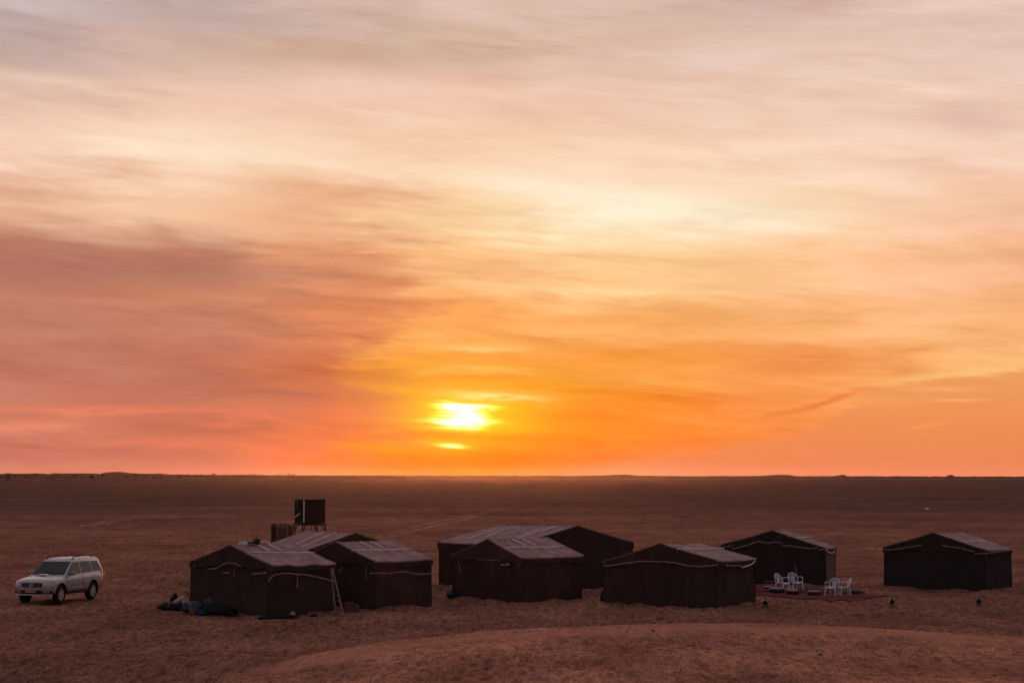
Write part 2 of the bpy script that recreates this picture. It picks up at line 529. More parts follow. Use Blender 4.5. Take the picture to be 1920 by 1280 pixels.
def sand_material(name, tone=1.0, fine=1.0):
    m = bpy.data.materials.new(name)
    m.use_nodes = True
    t = m.node_tree
    b = t.nodes['Principled BSDF']
    N = NB(t)
    g = t.nodes.new('ShaderNodeNewGeometry')
    P = g.outputs['Position']
    x, y, z = N.sep(P)
    big = N.noise(P, 0.035, 5.0, 0.55)
    mid = N.noise(N.xyz(x, N.mul(y, 0.6), z), 0.35, 5.0, 0.6)
    ps = N.xyz(x, N.mul(y, 0.34), z)
    small = N.noise(ps, 4.6, 4.0, 0.62)
    grain = N.noise(ps, 15.0, 4.0, 0.7)
    plain = N.ramp(big, [(0.28, (0.228 * tone, 0.104 * tone, 0.073 * tone)), (0.5, (0.293 * tone, 0.138 * tone, 0.092 * tone)), (0.72, (0.378 * tone, 0.180 * tone, 0.116 * tone))])
    far_dark = N.ramp(big, [(0.28, (0.116 * tone, 0.067 * tone, 0.054 * tone)), (0.72, (0.198 * tone, 0.108 * tone, 0.086 * tone))])
    # darker tone beginning well behind the camp, and a paler tone on the near dune
    flat = N.smooth(N.add(y, N.mul(N.sub(N.noise(N.xyz(N.mul(x, 0.5), y, z), 0.02, 4.0, 0.6), 0.5), 260.0)), 130.0, 330.0)
    c = N.mix(N.mul(flat, 0.95), plain, far_dark)
    at = t.nodes.new('ShaderNodeAttribute')
    at.attribute_name = 'dune'
    loose = N.ramp(mid, [(0.3, (0.399 * tone, 0.176 * tone, 0.113 * tone)), (0.7, (0.523 * tone, 0.233 * tone, 0.147 * tone))])  # paler tone inside the dune mask
    c = N.mix(at.outputs['Fac'], c, loose)
    c = N.mix(0.8, c, N.mix(1.0, c, N.ramp(mid, [(0.3, (0.60, 0.58, 0.60)), (0.68, (1.32, 1.28, 1.22))]), 'MULTIPLY'))
    dfac = N.sub(1.0, N.mul(at.outputs['Fac'], 0.15))
    c = N.mix(N.mul(dfac, 0.8), c, N.mix(1.0, c, N.ramp(small, [(0.36, (0.52, 0.50, 0.52)), (0.5, (1, 1, 1)), (0.64, (1.38, 1.36, 1.32))]), 'MULTIPLY'))
    c = N.mix(N.mul(dfac, 0.75 * fine), c, N.mix(1.0, c, N.ramp(grain, [(0.36, (0.48, 0.46, 0.48)), (0.64, (1.52, 1.50, 1.46))]), 'MULTIPLY'))
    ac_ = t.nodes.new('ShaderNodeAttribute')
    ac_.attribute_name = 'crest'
    crest_lit = N.ramp(small, [(0.35, (0.50, 0.215, 0.136)), (0.65, (0.60, 0.26, 0.164))])
    c = N.mix(N.mul(ac_.outputs['Fac'], 0.8), c, crest_lit)       # smoother crest band, its rim light painted into the colour
    t.links.new(c, b.inputs['Base Color'])
    b.inputs['Roughness'].default_value = 0.95
    b.inputs['Specular IOR Level'].default_value = 0.0
    bn = t.nodes.new('ShaderNodeBump')
    t.links.new(N.smooth(y, 55.0, 190.0, 1.0, 0.08), bn.inputs['Strength'])
    bn.inputs['Distance'].default_value = 0.22
    hgt = N.add(N.mul(small, 0.6), N.mul(grain, 0.22))
    t.links.new(hgt, bn.inputs['Height'])
    t.links.new(bn.outputs[0], b.inputs['Normal'])
    return m


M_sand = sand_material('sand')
M_track = sand_material('packed_sand', 1.7)
M_fardune = sand_material('far_sand', 1.0, 0.3)
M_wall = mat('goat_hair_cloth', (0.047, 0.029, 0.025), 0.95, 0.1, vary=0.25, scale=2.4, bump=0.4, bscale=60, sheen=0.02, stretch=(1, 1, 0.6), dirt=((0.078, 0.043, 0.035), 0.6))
M_wall_k = mat('black_goat_hair_cloth', (0.036, 0.027, 0.0235), 0.95, 0.1, vary=0.2, scale=3.0, bump=0.4, bscale=60, sheen=0.01, stretch=(1, 1, 0.6))
M_tank = mat('black_tank_wrap', (0.016, 0.016, 0.016), 0.95, 0.1, vary=0.25, scale=3.0, bump=0.4, bscale=40)
M_wall_b = mat('pale_goat_hair_cloth', (0.15, 0.090, 0.072), 0.95, 0.1, vary=0.3, scale=5.0, bump=0.5, bscale=60, sheen=0.05)  # pale cloth for hems and planks, and for one wall's painted light
M_roof = mat('pale_roof_cloth', (0.33, 0.192, 0.176), 0.95, 0.1, vary=0.45, scale=2.6, bump=0.5, bscale=30, sheen=0.15, sheen_col=(1.0, 0.75, 0.7), dirt=((0.18, 0.105, 0.098), 0.8))  # roof cloth, paler than the walls
M_band = mat('white_braid', (0.72, 0.60, 0.57), 0.9, 0.2, vary=0.25, scale=9.0)
M_band_dim = mat('dusty_braid', (0.30, 0.185, 0.16), 0.95, 0.1, vary=0.35, scale=9.0)
M_rope = mat('rope', (0.30, 0.22, 0.16), 0.95, 0.1)
M_wood = mat('weathered_wood', (0.27, 0.17, 0.115), 0.8, 0.2, vary=0.35, scale=8, stretch=(1, 1, 0.2))
M_darkwood = mat('dark_wood', (0.03, 0.02, 0.016), 0.85, 0.2, vary=0.3)
M_reed = mat('dry_reed', (0.085, 0.052, 0.022), 0.9, 0.15, vary=0.5, scale=11, stretch=(1, 1, 0.15))
M_black = mat('black_plastic', (0.012, 0.012, 0.013), 0.6, 0.3, vary=0.2)
M_rubber = mat('tyre_rubber', (0.014, 0.012, 0.012), 0.85, 0.2, vary=0.3, dirt=((0.08, 0.04, 0.03), 0.5))
M_paint = mat('pearl_white_paint', (0.50, 0.455, 0.44), 0.26, 0.5, vary=0.05, scale=2.0, coat=0.6, dirt=((0.36, 0.24, 0.20), 0.4), lowtone=True)
M_glass = mat('dark_glass', (0.006, 0.006, 0.007), 0.05, 0.35, vary=0.1)
M_chrome = mat('chrome', (0.6, 0.6, 0.62), 0.18, 0.5, 1.0, vary=0.05)
M_alloy = mat('alloy', (0.50, 0.48, 0.48), 0.45, 0.5, 0.2, vary=0.1)
M_lens = mat('headlamp_lens', (0.26, 0.42, 0.66), 0.10, 0.7, vary=0.35, scale=14, coat=1.0)
M_red = mat('red_lens', (0.42, 0.02, 0.02), 0.8, 0.1, vary=0.1)
M_taillow = mat('clear_tail_lens', (0.6, 0.55, 0.54), 0.8, 0.1, vary=0.1)
M_plate = mat('number_plate', (0.42, 0.20, 0.18), 0.5, 0.3, vary=0.12, scale=12)
M_plastic = mat('white_plastic', (0.64, 0.61, 0.65), 0.38, 0.45, vary=0.05, scale=5)
M_carpet = mat('red_carpet', (0.135, 0.020, 0.028), 0.95, 0.1, vary=0.5, scale=5, bump=0.4, dirt=((0.20, 0.075, 0.055), 0.85))
M_carpet2 = mat('brown_carpet', (0.07, 0.035, 0.028), 0.95, 0.1, vary=0.45, scale=5, bump=0.4)
M_cush = mat('dark_cushion_leather', (0.028, 0.022, 0.028), 0.6, 0.3, vary=0.3)
M_cushtop = mat('pale_cushion_top', (0.34, 0.24, 0.235), 0.8, 0.2, vary=0.25, scale=8)
M_iron = mat('black_iron', (0.008, 0.008, 0.008), 0.3, 0.5, vary=0.2)
M_lglass = mat('lantern_glass', (0.40, 0.40, 0.36), 0.08, 0.6, vary=0.1)
M_blue = mat('blue_tarpaulin', (0.008, 0.024, 0.075), 0.6, 0.3, vary=0.4, scale=4, bump=0.5, bscale=14)
M_dkcloth = mat('black_cloth', (0.010, 0.010, 0.012), 0.9, 0.2, vary=0.4, bump=0.5, bscale=14)
M_grey = mat('grey_plastic', (0.07, 0.052, 0.048), 0.6, 0.3, vary=0.25)
M_white = mat('white_cloth', (0.55, 0.48, 0.48), 0.85, 0.2, vary=0.2, bump=0.4, bscale=16)
M_jug = mat('dusty_white_plastic', (0.36, 0.265, 0.24), 0.5, 0.3, vary=0.2)
M_brown = mat('brown_clay', (0.12, 0.062, 0.042), 0.85, 0.2, vary=0.3)
M_crate = mat('faded_red_plastic', (0.13, 0.045, 0.038), 0.7, 0.25, vary=0.25)
M_scrub = mat('dry_scrub_leaves', (0.060, 0.032, 0.022), 0.9, 0.1, vary=0.4)
M_bark = mat('bark', (0.05, 0.03, 0.022), 0.9, 0.1, vary=0.3)

# ------------------------------------------------------------------ tents: corner points (n = corner towards the camp front, b = ground, e = eave, ap/fr = ridge ends)
TENTS = {
    'T1': ('L', {'lb': [-12.323, 69.934, -0.081], 'rb': [-6.5, 68.076, -0.058], 'nb': [-8.85, 66.069, -0.104], 'ne': [-8.717, 66.065, 1.792], 'le': [-12.316, 69.937, 1.722], 're': [-6.595, 68.078, 1.757], 'ap': [-10.492, 68.0, 2.428], 'fr': [-8.427, 70.011, 2.416]}),
    'T2': ('L', {'lb': [-8.47, 72.135, -0.009], 'rb': [-3.096, 71.513, 0.002], 'nb': [-5.135, 69.202, -0.02], 'ne': [-5.208, 69.2, 1.786], 'le': [-8.47, 72.135, 1.775], 're': [-3.125, 71.514, 1.764], 'ap': [-6.812, 70.668, 2.455], 'fr': [-4.772, 72.98, 2.46]}),
    'T4': ('L', {'lb': [-2.455, 75.523, 0.029], 'rb': [2.906, 75.079, -0.001], 'nb': [0.395, 72.608, -0.028], 'ne': [0.33, 72.605, 1.783], 'le': [-2.506, 75.527, 1.738], 're': [2.931, 75.079, 1.764], 'ap': [-0.965, 74.065, 2.449], 'fr': [1.511, 76.539, 2.434]}),
    'T6': ('L', {'lb': [3.62, 72.692, 0.075], 'rb': [9.628, 71.941, -0.054], 'nb': [7.785, 69.552, -0.029], 'ne': [7.838, 69.545, 1.807], 'le': [3.667, 72.707, 1.614], 're': [9.6, 71.934, 1.783], 'ap': [5.794, 71.122, 2.393], 'fr': [7.58, 73.514, 2.329]}),
    'T7': ('L', {'lb': [9.915, 86.121, -0.001], 'rb': [15.278, 86.098, 0.029], 'nb': [14.516, 84.172, -0.031], 'ne': [14.487, 84.172, 1.705], 'le': [9.912, 86.116, 1.797], 're': [15.299, 86.103, 1.705], 'ap': [12.172, 85.144, 2.481], 'fr': [13.06, 87.077, 2.45]}),
    'T8': ('L', {'lb': [16.947, 83.312, 0.024], 'rb': [22.601, 82.381, -0.032], 'nb': [20.797, 80.162, 0.009], 'ne': [20.829, 80.162, 1.801], 'le': [16.996, 83.313, 1.79], 're': [22.563, 82.38, 1.762], 'ap': [18.908, 81.737, 2.496], 'fr': [20.847, 83.956, 2.454]}),
    'T3': ('R', {'nb': [-8.9, 78.4, 0.0], 'rb': [-4.86, 81.67, 0.0], 'lb': [-11.35, 81.43, 0.0], 'ne': [-8.9, 78.4, 1.80], 're': [-4.86, 81.67, 1.80], 'le': [-11.35, 81.43, 1.80], 'ap': [-6.88, 80.03, 2.50], 'fr': [-9.33, 83.06, 2.50]}),
    'T5': ('R', {'rb': [5.501, 82.405, 0.016], 'lb': [-3.294, 82.1, 0.023], 'nb': [0.103, 77.957, 0.02], 'ne': [0.057, 77.956, 2.067], 'le': [-3.303, 82.099, 2.074], 're': [5.484, 82.407, 2.026], 'ap': [2.897, 80.177, 2.827], 'fr': [-0.606, 84.327, 2.734]}),
}
WALL_SEGS = []
for _k in TENTS:
    _c = TENTS[_k][1]
    WALL_SEGS += [(_c['lb'], _c['nb']), (_c['nb'], _c['rb'])]
base_pts = np.array([TENTS[k][1][n] for k in TENTS for n in ('lb', 'nb', 'rb')])

# ------------------------------------------------------------------ terrain height
CREST = [(-300, 1400, 44.0), (250, 1312, 44.5), (430, 1264, 45.3), (560, 1236, 46.6), (700, 1212, 48.0), (900, 1189, 49.5), (1100, 1178, 50.5), (1300, 1172, 51.0), (1500, 1174, 51.0),
         (1700, 1183, 50.5), (1920, 1197, 50.0), (2200, 1222, 49.0), (2600, 1270, 47.0)]
_cx, _cy, _ch = [], [], []
for px_, py_, Y_ in CREST:
    d_ = ray(px_, py_)
    t_ = Y_ / d_[1]
    _cx.append(d_[0] * t_); _cy.append(Y_); _ch.append(max(-0.35, CH + d_[2] * t_))


def sstep(a, b, x):
    t = np.clip((x - a) / (b - a), 0, 1)
    return t * t * (3 - 2 * t)


def ground0(px, py):
    d = ray(px, py)
    t = -CH / d[2]
    return d[0] * t, d[1] * t


MOUNDS = []
for px_, py_, h_, rx_, ry_ in ((338, 1102, 0.50, 0.85, 0.8), (375, 1099, 0.45, 1.1, 0.8), (1110, 1137, 0.26, 0.55, 0.5), (1085, 1139, 0.14, 0.8, 0.5), (1020, 1148, 0.10, 2.2, 0.7),
                               (60, 1140, 0.10, 2.6, 0.8), (620, 1166, 0.16, 2.6, 0.6), (1640, 1150, 0.12, 2.4, 0.6)):
    gx_, gy_ = ground0(px_, py_)
    MOUNDS.append((gx_, gy_, h_, rx_, ry_))


def terrain(x, y):
    x = np.asarray(x, float); y = np.asarray(y, float)
    w = np.exp(-(((x[..., None] - base_pts[:, 0]) ** 2 + (y[..., None] - base_pts[:, 1]) ** 2) / (2 * 1.1 ** 2)))
    z = (w * base_pts[:, 2]).sum(-1) / (w.sum(-1) + 0.25)
    fade = 1.0 / (1.0 + (y / 260.0) ** 2)
    z = z + 0.16 * fbm(x / 14.0, y / 9.0, 3, 3) * fade + 0.075 * fbm(x / 2.4 + 31, y / 1.7, 3, 11) * fade
    # dimples of old footprints, strongest on the near sand
    near = 1 - 0.55 * sstep(55, 95, y)
    fp = 0.8 * vnoise(x / 0.55, y / 0.70, 21) + 0.8 * vnoise(x / 0.29 + 9, y / 0.40, 22) + 0.5 * vnoise(x / 0.17 + 3, y / 0.26, 23)
    patch = 0.55 + 0.9 * sstep(-0.12, 0.28, fbm(x / 5.5 + 7, y / 6.0, 2, 41))
    z = z + near * fade * patch * (0.115 * fp - 0.15 * np.clip(fp - 0.34, 0, 1))
    for mx, my, h, rx, ry in MOUNDS:
        z = z + h * np.exp(-(((x - mx) / rx) ** 2 + ((y - my) / ry) ** 2)) * (1 + 0.5 * fbm(x * 1.7, y * 1.7, 2, 5))
    near_camp = (y > 62) & (y < 92)
    if near_camp.any():
        xx, yy = x[near_camp], y[near_camp]
        add = np.zeros_like(xx)
        for a_, b_ in WALL_SEGS:
            vx, vy = b_[0] - a_[0], b_[1] - a_[1]
            t_ = np.clip(((xx - a_[0]) * vx + (yy - a_[1]) * vy) / (vx * vx + vy * vy), 0, 1)
            d2 = (xx - a_[0] - t_ * vx) ** 2 + (yy - a_[1] - t_ * vy) ** 2
            add = np.maximum(add, np.exp(-d2 / 0.28 ** 2))
        z = z.copy()
        z[near_camp] += 0.11 * add * np.clip(0.55 + 1.3 * fbm(xx / 0.9, yy / 0.9, 2, 51), 0, 1.4)
    # near dune
    yc = np.interp(x, _cx, _cy)
    hc = np.interp(x, _cx, _ch)
    d = y - yc
    behind = 1 - sstep(0.0, 7.5, d)
    front = 1.0 - 0.10 * sstep(0.0, 12.0, -d)
    zd = hc * np.where(d > 0, behind, front)
    # gentle rounding at the crest and the bank that carries the camera
    bank = 3.35 * (1 - sstep(-2.0, 30.0, y)) ** 1.3
    inner = np.where(d > 0, 1 - sstep(0.0, 7.5, d), 1.0)
    smooth_crest = 0.75 * np.exp(-((d + 0.6) / 1.9) ** 2) * sstep(0.1, 0.5, hc)
    z = z * (1 - 0.25 * inner) * (1 - smooth_crest) + zd + bank
    return z


def gz(x, y):
    return float(terrain(np.array([x]), np.array([y]))[0])


def gp(px, py):
    """point where a pixel's ray meets the sand"""
    d = ray(px, py)
    ts = np.concatenate([np.arange(40, 130, 0.15), np.arange(130, 900, 1.0)])
    P = np.array([0, 0, CH])[None] + ts[:, None] * d[None]
    dz_ = P[:, 2] - terrain(P[:, 0], P[:, 1])
    i = int(np.argmax(dz_ < 0))
    if dz_[i] >= 0:
        i = len(ts) - 1
    a = ts[max(i - 1, 0)]
    b = ts[i]
    z0, z1 = dz_[max(i - 1, 0)], dz_[i]
    t = a if z0 == z1 else a + (b - a) * z0 / (z0 - z1)
    q = np.array([0, 0, CH]) + t * d
    return np.array([q[0], q[1], gz(q[0], q[1])])


def m_per_px(p):
    return p[1] / F


# ------------------------------------------------------------------ ground sheet
ys = list(np.linspace(-40, 34, 50)[:-1]) + list(np.arange(34, 90, 0.125))
y_ = 90.0
while y_ < 3050:
    ys.append(y_)
    y_ += 0.125 * max(1.0, (y_ / 90.0)) ** 1.75
ys = np.array(ys)
NC = 620
sgrid = np.linspace(-1, 1, NC)
sgrid = 0.62 * sgrid + 0.38 * sgrid ** 3
Yg, Sg = np.meshgrid(ys, sgrid, indexing='ij')
half = 26 + 0.46 * np.abs(Yg)
Xg = Sg * half
Zg = np.vstack([terrain(Xg[i], Yg[i]) for i in range(len(ys))])
nr = len(ys)
me = bpy.data.meshes.new('ground')
me.vertices.add(nr * NC)
me.vertices.foreach_set('co', np.stack([Xg, Yg, Zg], -1).astype(np.float32).ravel())
ii = (np.arange(nr - 1)[:, None] * NC + np.arange(NC - 1)[None]).ravel()
quads = np.stack([ii, ii + 1, ii + NC + 1, ii + NC], -1).astype(np.int32)
nq = len(quads)
me.loops.add(nq * 4)
me.loops.foreach_set('vertex_index', quads.ravel())
me.polygons.add(nq)
me.polygons.foreach_set('loop_start', (np.arange(nq) * 4).astype(np.int32))
me.polygons.foreach_set('loop_total', np.full(nq, 4, np.int32))
me.polygons.foreach_set('use_smooth', np.ones(nq, bool))
me.update(calc_edges=True)
_d = Yg - np.interp(Xg, _cx, _cy)
_h = np.interp(Xg, _cx, _ch)
_n = fbm(Xg / 3.0, Yg / 2.2, 3, 17)
dune_mask = sstep(-0.05, 0.42, _h + 0.22 * _n) * (1 - sstep(0.3, 2.2, _d + 0.8 * _n))
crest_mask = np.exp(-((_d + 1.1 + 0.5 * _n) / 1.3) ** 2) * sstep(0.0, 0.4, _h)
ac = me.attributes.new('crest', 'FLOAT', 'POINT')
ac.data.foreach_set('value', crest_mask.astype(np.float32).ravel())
ad = me.attributes.new('dune', 'FLOAT', 'POINT')
ad.data.foreach_set('value', dune_mask.astype(np.float32).ravel())
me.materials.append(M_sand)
ground = new_obj('ground', me)
ground['kind'] = 'structure'
ground['label'] = 'flat reddish desert sand plain with low dune'


# far dunes on the skyline
def skyline(name, px0, px1, Y, profile, n=260, seed=0):
    xs = np.linspace(px0, px1, n)
    v, f = [], []
    prof = np.interp(xs, [p[0] for p in profile], [p[1] for p in profile])
    prof = prof + 1.5 * np.clip(fbm(xs / 21.0, xs * 0 + seed, 4, seed), -0.5, 1) * np.clip(prof / 3.0, 0.45, 1.2) + 0.9 * np.clip(vnoise(xs / 6.0, xs * 0 + 3.3, seed + 9), -0.2, 0.5)
    depth = [(-0.06, 0.0), (-0.04, 0.35), (-0.02, 0.75), (0.0, 1.0), (0.03, 0.7), (0.08, 0.0)]
    for (dd, hh) in depth:
        for x, hpx in zip(xs, prof):
            YY = Y * (1 + dd) + 40 * float(vnoise(np.array([x / 40.0]), np.array([dd * 30]), seed)[0])
            X = (x - 960) / F * Y * (1 + dd)
            H = CH + max(0.0, hpx) * Y / F
            v.append((X, YY, -2 + (H + 2) * hh if hh > 0 else -2.0))
    m_ = len(depth)
    for i in range(m_ - 1):
        for k in range(n - 1):
            f.append((i * n + k, i * n + k + 1, (i + 1) * n + k + 1, (i + 1) * n + k))
    o = from_data(name, v, f, M_fardune, None, True)
    o['kind'] = 'structure'
    o['label'] = 'low dunes along the far horizon'
    return o


skyline('hills', -500, 760, 1800.0, [(-500, 4), (-100, 4.5), (0, 3.5), (60, 3.0), (130, 3.2), (190, 3.6), (222, 7.0), (245, 4.8), (280, 3.2), (350, 2.0), (420, 1.4), (470, 1.6), (560, 0.8), (680, 0.6), (760, 0.0)], seed=2)
skyline('hills', 690, 2500, 2800.0, [(690, 0.2), (800, 0.6), (1080, 0.5), (1130, 1.4), (1165, 3.2), (1190, 1.8), (1230, 0.6), (1420, 0.6), (1455, 2.4), (1480, 2.0), (1500, 0.6), (1700, 0.4), (1920, 0.3), (2500, 2.0)], seed=5, n=640)


# distant scrub
def leaf_clump(mb, c, rx, ry, rz, n, s, rnd):
    for _ in range(n):
        while True:
            p = Vector((rnd.uniform(-1, 1), rnd.uniform(-1, 1), rnd.uniform(-0.6, 1)))
            if p.length < 1:
                break
        q = Vector((c[0] + p.x * rx, c[1] + p.y * ry, c[2] + p.z * rz))
        a = Vector((rnd.gauss(0, 1), rnd.gauss(0, 1), rnd.gauss(0, 1))).normalized() * s * rnd.uniform(0.6, 1.3)
        b = a.orthogonal().normalized() * s * rnd.uniform(0.4, 0.8)
        mb.raw([q - a, q + b, q + a, q - b], [(0, 1, 2, 3)])


rnd = random.Random(4)
scrub = MB()
for k in range(420):
    px_ = rnd.uniform(-80, 2000)
    Y_ = rnd.uniform(1650, 1720) if px_ < 640 and rnd.random() < 0.7 else rnd.uniform(2450, 2700)
    h_ = rnd.uniform(0.35, 1.0)
    X_ = (px_ - 960) / F * Y_
    zc = rnd.uniform(3.6, 5.4) if Y_ > 2000 else rnd.uniform(3.0, 6.5)
    leaf_clump(scrub, (X_, Y_, zc), h_ * rnd.uniform(2.0, 6.0), 2 * h_, h_ * 0.8, 12, 0.75 * h_, rnd)
so = scrub.build('scrub', M_scrub)
tag(so, 'thin line of dark scrub along the far horizon', 'scrub', kind='stuff')
for px_, py_, wpx, hpx, lab in ((1465, 891.5, 24, 4.5, 'wide dark bush clump on the skyline above the gap between the tents'), (1577, 892.6, 9, 3.6, 'small dark bush on the skyline beside the wide clump'),
                                (1780, 893.6, 8, 3.2, 'low dark bush on the skyline above the lone end tent'), (1165, 891, 24, 3.0, 'low broad bush on the skyline dune beyond the large tent')):
    Y_ = 2790.0
    X_ = (px_ - 960) / F * Y_
    s_ = Y_ / F
    t = thing('bush', (X_, Y_, CH - 6), lab, 'bush', 'bushes on the skyline')
    mb = MB()
    leaf_clump(mb, (X_, Y_, CH + 0.3), wpx * s_, 3, hpx * s_ * 0.9, 170, 0.9, rnd)
    leaf_clump(mb, (X_ + wpx * .3 * s_, Y_, CH + 0.6), wpx * .5 * s_, 3, hpx * s_ * 0.9, 60, 0.8, rnd)
    mb.build('crown', M_scrub, t, origin=t.location)
    MB().tube([(X_, Y_ + 1, CH - 6), (X_ + .2, Y_ + 1, CH - 2), (X_, Y_, CH + 0.4)], [0.25, 0.2, 0.1], 6).build('trunk', M_bark, t, origin=t.location)
tp = np.array(ground0(173, 897.5))
tp = tp * (900.0 / tp[1])
tz = CH - (898.0 - 891.0) * 900 / F
t = thing('lone_tree', (tp[0], 900, tz), 'small lone dark tree standing out on the plain below the skyline dunes', 'tree')
mb = MB()
leaf_clump(mb, (tp[0], 900, tz + 1.25), 0.75, 0.7, 0.5, 150, 0.2, rnd)
leaf_clump(mb, (tp[0] - 0.4, 900, tz + 1.0), 0.4, 0.4, 0.3, 50, 0.2, rnd)
mb.build('crown', M_scrub, t, origin=t.location)
MB().tube([(tp[0], 900, tz - 0.6), (tp[0] + .05, 900, tz + .5), (tp[0], 900, tz + 1.1)], [0.14, 0.1, 0.07], 6).build('trunk', M_bark, t, origin=t.location)


# tyre tracks: low berms of packed paler sand
def track(pxs, w, label):
    pts = [gp(*p) for p in pxs]
    path = []
    for a, b in zip(pts[:-1], pts[1:]):
        n = max(2, int(np.linalg.norm(b - a) / 0.8))
        for i in range(n):
            path.append(a + (b - a) * i / n)
    path.append(pts[-1])
    path = np.array(path)
    k = np.ones(9) / 9
    for j in (0, 1):
        pad = np.pad(path[:, j], 4, mode='edge')
        path[:, j] = np.convolve(pad, k, 'valid')
    v, f = [], []
    prof = [(-0.5, -0.03), (-0.3, 0.035), (0.0, 0.05), (0.3, 0.035), (0.5, -0.03)]
    for i, p in enumerate(path):
        t_ = path[min(i + 1, len(path) - 1)] - path[max(i - 1, 0)]
        n_ = np.array([t_[1], -t_[0]]) / (np.hypot(t_[0], t_[1]) + 1e-9)
        ww = w * (1 + 0.3 * math.sin(i * 0.7) * math.sin(i * 0.23))
        for u, h_ in prof:
            x_, y_ = p[0] + n_[0] * u * ww, p[1] + n_[1] * u * ww
            v.append((x_, y_, gz(x_, y_) + h_))
    m_ = len(prof)
    for i in range(len(path) - 1):
        for j in range(m_ - 1):
            f.append((i * m_ + j, i * m_ + j + 1, (i + 1) * m_ + j + 1, (i + 1) * m_ + j))
    o = from_data('tyre_track', v, f, M_track, None, True)
    o['kind'] = 'structure'
    o['label'] = label
    return o


track([(700, 1008), (757, 993), (813, 978), (873, 966.5), (923, 956), (946, 953.5)], 0.34, 'outer pale tyre track curving out over the plain')
track([(728, 1008.5), (780, 993.5), (827, 982), (873, 972), (923, 959)], 0.34, 'inner pale tyre track curving out over the plain')
track([(138, 988.5), (180, 981.5), (217, 973.5), (300, 969)], 0.4, 'pale tyre track behind the car')
track([(164, 988.5), (187, 983), (217, 977), (250, 974)], 0.4, 'second pale tyre track behind the car')
track([(300, 969), (420, 966.5), (548, 963.5)], 0.5, 'faint tyre track passing behind the water tank')
track([(0, 1096), (205, 1087), (300, 1080), (355, 1075)], 0.3, 'pale tyre track between the car and the tents')


# ------------------------------------------------------------------ tents
A3 = lambda p: np.array(p, float)


def lerp_poly(pts, u):
    n = len(pts) - 1
    i = min(int(u * n), n - 1)
    t_ = u * n - i
    return pts[i] * (1 - t_) + pts[i + 1] * t_


def cloth(name, parent, m, bottom, top, nu, nv, amp=0.02, sag=0.0, outward=None, seed=0, freq=1.6, folds=0.0):
    """fabric panel between two edge polylines, with wrinkles along its outward normal"""
    bottom = [A3(p) for p in bottom]; top = [A3(p) for p in top]
    nrm = np.cross(bottom[-1] - bottom[0], lerp_poly(top, 0.5) - lerp_poly(bottom, 0.5))
    nrm = nrm / np.linalg.norm(nrm)
    if outward is not None and np.dot(nrm, outward) < 0:
        nrm = -nrm
    width = np.linalg.norm(bottom[-1] - bottom[0]); height = np.linalg.norm(lerp_poly(top, .5) - lerp_poly(bottom, .5))
    v, f = [], []
    for j in range(nv + 1):
        for i in range(nu + 1):
            u, w = i / nu, j / nv
            p = lerp_poly(bottom, u) * (1 - w) + lerp_poly(top, u) * w
            e = min(1.0, 7 * min(u, 1 - u)) * min(1.0, 5 * min(w, 1 - w) + 0.15)
            nn = float(fbm(np.array([u * width * freq + seed * 3.1]), np.array([w * height * freq * 0.7 + seed]), 3, seed)[0])
            d = amp * 2 * nn + folds * math.sin(u * width * 9 + seed + 2 * nn) * (1 - w) + sag * math.sin(math.pi * u) * math.sin(math.pi * w)
            v.append(p + nrm * d * e)
    for j in range(nv):
        for i in range(nu):
            a = j * (nu + 1) + i
            f.append((a, a + 1, a + nu + 2, a + nu + 1))
    return from_data(name, v, f, m, parent, True, origin=parent.location if parent.parent is None else parent.parent.location)


def ray_plane(px, p0, n):
    d = ray(*px)
    o = np.array([0, 0, CH])
    return o + d * (np.dot(p0 - o, n) / np.dot(d, n))


def ribbon(name, parent, m, pxs, p0, n, width, off, origin, thick=0.012, seed=0):
    n = n / np.linalg.norm(n)
    if np.dot(n, np.array([0, 0, CH]) - p0) < 0:
        n = -n
    pts = [ray_plane(p, p0 + n * off, n) for p in pxs]
    path = []
    for a, b in zip(pts[:-1], pts[1:]):
        k = max(2, int(np.linalg.norm(b - a) / 0.12))
        path += [a + (b - a) * i / k for i in range(k)]
    path.append(pts[-1])
    path = np.array(path)
    if len(path) > 6 and len(pxs) > 2:
        q = path.copy()
        for _ in range(2):
            q[1:-1] = (q[:-2] + q[1:-1] + q[2:]) / 3
        path = q
    v, f = [], []
    rr = random.Random(seed)
    for i, p in enumerate(path):
        t_ = path[min(i + 1, len(path) - 1)] - path[max(i - 1, 0)]
        s = np.cross(n, t_)
        s = s / (np.linalg.norm(s) + 1e-9)
        w = 0.78 * width * (1 + rr.uniform(-0.25, 0.25)) / 2
        jit = s * rr.uniform(-0.012, 0.012)
        v += [p + s * w + jit, p - s * w + jit, p - s * w - n * thick + jit, p + s * w - n * thick + jit]
    for i in range(len(path) - 1):
        for j in range(4):
            f.append((i * 4 + j, i * 4 + (j + 1) % 4, (i + 1) * 4 + (j + 1) % 4, (i + 1) * 4 + j))
    f += [(0, 1, 2, 3), tuple(4 * (len(path) - 1) + j for j in (3, 2, 1, 0))]
    return from_data(name, v, f, m, parent, False, origin=origin)


UP = np.array([0, 0, 1.0])


